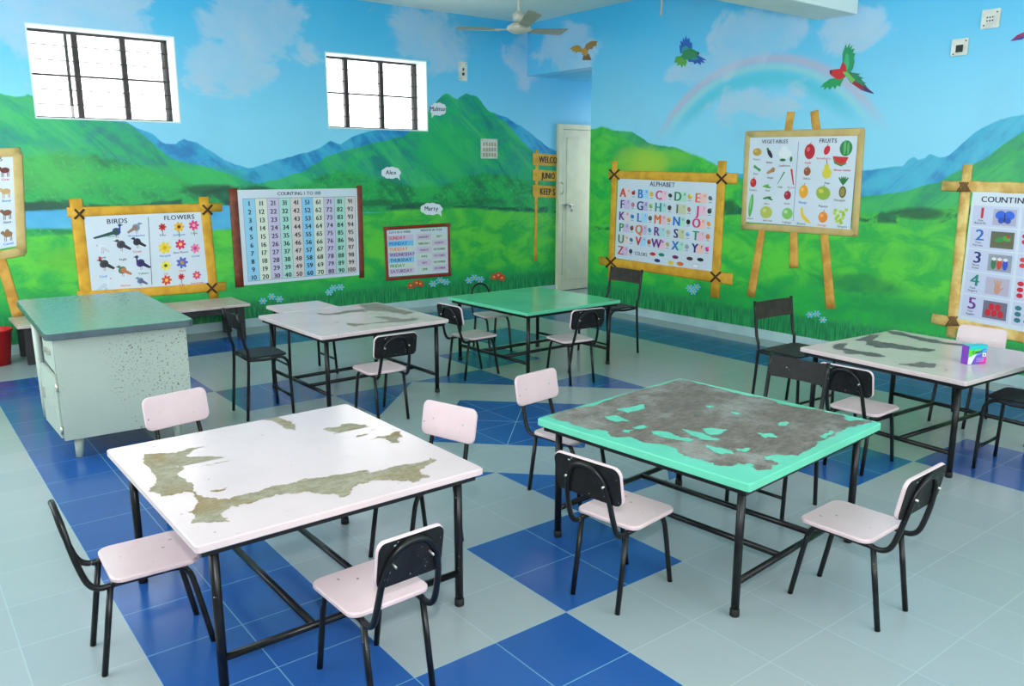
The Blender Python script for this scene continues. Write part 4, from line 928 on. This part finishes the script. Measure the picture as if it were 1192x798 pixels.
T5P = [cr(p, 930, 370, 4.55) for p in ([(450, 64), (540, 72), (620, 95), (740, 117), (780, 130), (880, 137), (930, 152), (850, 147), (700, 130), (600, 107), (500, 87)], [(370, 87), (440, 87), (400, 105), (380, 118), (460, 130), (560, 145), (640, 160), (720, 165), (690, 178), (600, 170), (480, 158), (400, 155), (350, 140), (360, 120), (300, 120)],
      [(190, 140), (260, 135), (240, 160), (300, 170), (380, 180), (460, 205), (400, 205), (330, 190), (240, 188), (230, 170), (180, 160)], [(525, 245), (600, 240), (640, 230), (720, 240), (720, 265), (640, 262), (580, 252)], [(770, 270), (810, 275), (790, 290), (765, 285)])]
table('pink table with dark worn patches under the chalk box, far right', (4.53, 2.083), .94, .945, -4, M['pinktop'], 'y', T5P, (), M['worndark'])

# small table behind the third one
t = thing('small_table', 'small pink topped table touching the back of the olive worn table', 'table', (2.46, 5.708, 0), 0)
obj('table_top', slab(bmesh.new(), rounded(.42, .36, .01, 3), .49, TZ - .001, None, .003), M['pinktop'], t)
for sx in (-1, 1):
    for sy in (-1, 1): obj('leg', tube(bmesh.new(), [(sx * .185, sy * .155, 0), (sx * .165, sy * .12, .49)], .010, 10), M['black'], t)
    obj('stretcher', tube(bmesh.new(), [(sx * .18, -.148, .11), (sx * .18, .148, .11)], .008, 8), M['black'], t)

# kid chairs
def kid_chair(name='school_chair', board=True):
    t = thing(name, '', 'chair')
    obj('seat', slab(bmesh.new(), [(x, y + .012) for x, y in rounded(.265, .258, .035)], .297, .313, None, .004), M['pink'], t)
    for sx in (-1, 1):
        x = .10 * sx
        obj('rear_leg', tube(bmesh.new(), [(x, -.160, 0), (x * .98, -.118, .283)], .0095, 10), M['black'], t)
        obj('front_leg', tube(bmesh.new(), smooth_path([(x, .165, 0), (x, .125, .20), (x * .99, .105, .265), (x * .98, .07, .286), (x * .98, -.04, .286), (x * .98, -.118, .286)], 4), .0095, 10), M['black'], t)
    hoop = [(-.098, -.10, .286), (-.098, -.145, .284), (-.098, -.175, .305), (-.096, -.195, .36), (-.09, -.212, .43), (-.072, -.224, .495), (-.04, -.232, .53), (0, -.234, .54)]
    hoop = hoop + [(-a, b, c) for a, b, c in hoop[::-1][1:]]
    obj('back_hoop', tube(bmesh.new(), smooth_path(hoop, 4), .0095, 10), M['black'], t)
    if board:
        Mx = Matrix.Translation((0, -.208, .485)) @ Matrix.Rotation(R(10), 4, 'X') @ Matrix.Rotation(R(90), 4, 'X')
        bk = obj('backrest', slab(bmesh.new(), rounded(.285, .145, .03), -.004, .010, Mx @ Matrix.Translation((0, 0, -.004)), .003), M['pink'], t)
        # after the turn local +z points to the rear of the chair (-y)
        bb = obj('back_panel', slab(bmesh.new(), rounded(.279, .139, .028), .0062, .0085, Mx), M['blackboard'], bk); bb['label'] = 'black painted rear face with chipped spots'
        bm = bmesh.new()
        for sx in (-1, 1): tube(bm, [Mx @ Vector((sx * .08, .0, -.0095)), Mx @ Vector((sx * .08, .0, .030))], .004, 8)
        obj('bolt', bm, M['steel'], bk)
    return t
def dup(root, loc, rz, label, group=None):
    r = root.copy(); C.objects.link(r); r.location = loc; r.rotation_euler = (0, 0, rz); r['label'] = label
    if group: r['group'] = group
    for ch in list(root.children):
        c_ = ch.copy(); C.objects.link(c_); c_.parent = r
        for g in ch.children:
            d = g.copy(); C.objects.link(d); d.parent = c_
    return r
KG = 'pink seated school chairs'
chair0 = kid_chair(); first = True
# (x, y, heading in degrees from +X, label)
for (x, y, hd, lab) in (
    (1.025, 1.985, 92, 'pink chair seen from behind at the near side of the front left table'),
    (.985, 3.40, -80, 'pink chair with backrest facing us between the metal desk and the front left table'),
    (1.585, 2.66, 196, 'pink chair facing left at the right side of the front left table'),
    (2.455, 2.72, -83, 'pink chair facing us behind the left corner of the front right mint table'),
    (2.01, 1.925, 8, 'pink chair with chipped black back at the left side of the front right mint table'),
    (2.57, 1.36, 92, 'pink chair on the open floor at the near side of the mint edged table'),
    (2.375, 4.38, 88, 'pink chair seen from behind at the near side of the olive worn table'),
    (3.43, 4.88, 4, 'pink chair at the left side of the smooth green table'),
    (3.915, 4.335, 82, 'pink chair seen from behind at the near side of the smooth green table'),
    (3.93, 2.09, 2, 'pink chair with black back at the left side of the far right table'),
    (5.13, 2.12, 181, 'pink chair behind the chalk box, its back against the counting to ten chart')):
    if first:
        chair0.location = (x, y, 0); chair0.rotation_euler = (0, 0, R(hd - 90)); chair0['label'] = lab; chair0['group'] = KG; first = False
    else: dup(chair0, (x, y, 0), R(hd - 90), lab, KG)
for ch in chair0.children:
    if ch.name.startswith('backrest'): ch.scale = (.74, 1, 1)       # this chair has a narrower board
hoop0 = kid_chair(board=False); hoop0.location = (.55, 2.605, 0); hoop0.rotation_euler = (0, 0, R(-2 - 90)); hoop0['group'] = KG
hoop0['label'] = 'pink seated chair missing its backrest board, far left front'
dup(hoop0, (4.08, 5.52, 0), R(-100 - 90), 'pink seated chair with bare hoop back, behind the smooth green table', KG)

# black metal chairs
def black_chair(w=.28, d=.27, zs=.385, zb=.665, back=M['blackboard'], ph=.095):
    t = thing('metal_chair', '', 'chair'); x = w / 2
    seat = [(-x + .01, d / 2 - .01), (-x + .01, -d / 2 + .035), (x - .01, -d / 2 + .035), (x - .01, d / 2 - .01)]
    obj('seat', slab(bmesh.new(), [(a, b) for a, b in rounded(w - .005, d - .03, .03)], zs - .004, zs + .006, Matrix.Translation((0, .01, 0)), .002), M['blackboard'], t)
    for s in (-1, 1):
        obj('back_post', tube(bmesh.new(), smooth_path([(s * x, -d / 2 - .01, 0), (s * x, -d / 2 + .018, zs), (s * x, -d / 2 + .0, zs + .09), (s * x, -d / 2 - .03, zb)], 4), .0095, 10), M['black'], t)
        obj('front_leg', tube(bmesh.new(), smooth_path([(s * x, d / 2 + .01, 0), (s * x, d / 2, zs - .10), (s * x, d / 2 - .015, zs - .035), (s * x, d / 2 - .06, zs - .008), (s * x, 0, zs - .016), (s * x, -d / 2 + .02, zs - .01)], 4), .0095, 10), M['black'], t)
    obj('stretcher', tube(bmesh.new(), [(-x, d / 2 + .008, .11), (x, d / 2 + .008, .11)], .008, 8), M['black'], t)
    for yy in (d / 2 - .055, -d / 2 + .02): obj('seat_rail', tube(bmesh.new(), [(-x, yy, zs - .01), (x, yy, zs - .01)], .008, 8), M['black'], t)
    yb0 = -d / 2 - .02 - .0; z0, z1 = zb - ph - .008, zb - .008
    def yat(z): return -d / 2 - .03 * (z - (zs + .09)) / (zb - zs - .09) * 1.0
    bm = bmesh.new(); n = 8; V = []
    for z in (z0, z1):
        for off in (0.006, 0.002):
            V.append([bm.verts.new((-x + 2 * x * i / n, yat(z) + off - .012 * math.sin(math.pi * i / n), z)) for i in range(n + 1)])
    A, Bq, Cq, D = V
    for i in range(n):
        for p_, q_ in ((A, Cq), (Bq, D), (A, Bq), (Cq, D)): bm.faces.new((p_[i], p_[i + 1], q_[i + 1], q_[i]))
    for i in (0, n): bm.faces.new((A[i], Bq[i], D[i], Cq[i]))
    obj('back_plate', bm, back, t)
    return t
BG = 'black metal chairs'
b0 = black_chair(); b0.location = (1.82, 4.915, 0); b0.rotation_euler = (0, 0, R(-2 - 90)); b0['group'] = BG; b0['label'] = 'all black metal chair between the metal desk and the olive worn table'
dup(b0, (3.105, 2.05, 0), R(184 - 90), 'all black metal chair tucked behind the mint edged worn table', BG)
dup(b0, (4.475, 1.545, 0), R(92 - 90), 'all black metal chair cut by the right edge of the picture', BG)
c0 = black_chair(.37, .32, .395, .70, M['brownboard'], .11); c0.location = (4.50, 2.87, 0); c0.rotation_euler = (0, 0, R(-92 - 90)); c0['group'] = BG; c0['label'] = 'tall black chair with brownish back plate below the fruit easel'
dup(c0, (4.80, 4.84, 0), R(178 - 90), 'tall black chair with brownish back plate below the alphabet chart', BG)

# ------------------------------------------------------------------ metal desk
t = thing('metal_desk', 'old cream metal desk with grey green top and rust chips, left', 'desk', (1.0, 5.27, 0), R(-2))
DZ = .70
out = [(x, y) for x, y in rounded(.72, 1.36, .035, 5)]
tp = obj('desk_top', slab(bmesh.new(), out, DZ - .006, DZ, None, .002), M['desktop'], t)
obj('edge_trim', slab(bmesh.new(), [(x * 1.008, y * 1.004) for x, y in out], DZ - .038, DZ - .006, None, .002), M['deskedge'], t)
# near pedestal: end panel, rear panel, shelf floor; drawer and door open to the left side
px0, px1, py0, py1, pz0, pz1 = -.32, .33, -.625, -.16, .115, DZ - .038
bm = B(px0, px1, py0, py0 + .018, pz0, pz1); box(bm, px0 + .02, px1, py1 - .015, py1, pz0, pz1); box(bm, px1 - .015, px1, py0 + .018, py1 - .015, pz0, pz1); box(bm, px0 + .02, px1 - .015, py0 + .018, py1 - .015, pz0, pz0 + .015)
obj('pedestal', bm, M['desk'], t)
dw = obj('drawer', B(px0 - .004, px0 + .012, py0 + .022, py1 - .005, .47, pz1 - .01), M['desk'], t)
obj('drawer_handle', B(px0 - .022, px0 - .004, py0 + .16, py0 + .31, .55, .57, .003), M['steel'], dw)
Mx = Matrix.Translation((px0, py0 + .024, 0)) @ Matrix.Rotation(R(3), 4, 'Z')
bm = B(-.010, .006, 0, .43, .125, .455); bm.transform(Mx); dd_ = obj('cabinet_door', bm, M['desk'], t)
bm = bmesh.new()
for z in (.17, .40): tube(bm, [(px0 - .008, py0 + .016, z - .02), (px0 - .008, py0 + .016, z + .02)], .007, 8)
obj('hinge', bm, M['steel'], dd_)
bm = B(-.022, -.010, .36, .385, .27, .33); bm.transform(Mx); obj('handle', bm, M['steel'], dd_)
# far end panel and round tapering legs
obj('far_panel', B(-.29, .33, .55, .575, .16, DZ - .038), M['desk'], t)
for sx, sy in ((-1, -1), (1, -1)): obj('leg', tube(bmesh.new(), [(sx * .255, sy * .575, 0), (sx * .245, sy * .56, .125)], [.018, .026], 12), M['desk'], t)
obj('leg', tube(bmesh.new(), [(-.30, .36, 0), (-.30, .36, .10), (-.30, .37, DZ - .04)], [.017, .02, .026], 12), M['desk'], t)
obj('leg', tube(bmesh.new(), [(.30, .36, 0), (.30, .37, DZ - .04)], [.017, .026], 12), M['desk'], t)

# long low bench along the back wall
t = thing('long_bench', 'long low bench with worn pinkish top along the back wall', 'bench', (1.71, 7.50, 0), 0)
obj('bench_top', slab(bmesh.new(), rounded(1.84, .50, .01, 3), .298, .322, None, .003), M['benchtop'], t)
for sx in (-1, 1):
    for sy in (-1, 1): obj('leg', B(sx * .84 - .033, sx * .84 + .033, sy * .19 - .03, sy * .19 + .03, 0, .298, .003), M['benchleg'], t)
bm = bmesh.new()
for sy in (-1, 1): box(bm, -.805, .805, sy * .19 - .015, sy * .19 + .015, .24, .297)
obj('apron', bm, M['benchleg'], t)

# red bucket
t = thing('red_bucket', 'red plastic bucket cut by the left edge of the picture', 'bucket', (.655, 7.46, 0))
bm = bmesh.new(); seg = 28
prof = [(.085, 0), (.118, .27), (.126, .272), (.126, .285), (.116, .285), (.112, .27), (.08, .01)]
lathe(bm, prof, seg); obj('pail', bm, M['bucket'], t)
obj('handle', tube(bmesh.new(), smooth_path([(-.122, 0, .265), (-.125, .05, .24), (-.09, .115, .205), (0, .14, .195), (.09, .115, .205), (.125, .05, .24), (.122, 0, .265)], 4), .003, 6), M['steel'], t)

# chalk box on the far right table
bx, by = on_level(1145, 426, TZ); ang = math.atan2(on_level(1155, 424, TZ)[1] - on_level(1133, 428, TZ)[1], on_level(1155, 424, TZ)[0] - on_level(1133, 428, TZ)[0])
t = thing('chalk_box', 'small green and purple chalk box standing on the far right table', 'box', (4.46, 1.80, TZ + .001), R(-22))
w_, d_, h_ = .118, .045, .098
obj('carton', B(-w_ / 2, w_ / 2, -d_ / 2, d_ / 2, 0, h_, .001), paint('carton_purple', (120, 60, 180), (150, 60, 190), 6, 0.35), t)
obj('lid', B(-w_ / 2 + .0005, w_ / 2 - .0005, -d_ / 2 + .0005, d_ / 2 - .0005, h_, h_ + .001), paint('carton_turquoise', (20, 190, 190), (30, 200, 200), 6, 0.35), t)
class Flat(Print):
    def __init__(s): s.w, s.h, s.f = w_, h_, []
    def at(s, u, v, off=0): return Vector((-w_ / 2 + u * w_, -d_ / 2 - .0004 - off * .5, h_ * (1 - v)))
P = Flat()
P.rect(0.01, .01, .99, .99, (110, 80, 200)); P.poly([(.01, .2), (.8, .2), (.01, .62)], (90, 210, 40), 2); P.poly([(.01, .62), (.45, .42), (.2, .99), (.01, .99)], (214, 226, 246), 2); P.poly([(.55, .99), (.99, .55), (.99, .99)], (226, 40, 170), 2)
P.rect(.01, .01, .99, .2, (30, 190, 200), 2); P.poly([(.45, .42), (.99, .2), (.99, .34), (.4, .56)], (90, 170, 240), 3); P.rect(.76, .42, .96, .62, (236, 240, 250), 4); P.rect(.82, .48, .90, .56, (40, 40, 60), 5)
for v_ in (.68, .76, .84): P.rect(.45, v_, .88, v_ + .03, (196, 170, 236), 4)
P.build('front_print', t); P.text('Camel', .46, .42, .17, (20, 60, 60), lay=6); P.build('lettering', t)
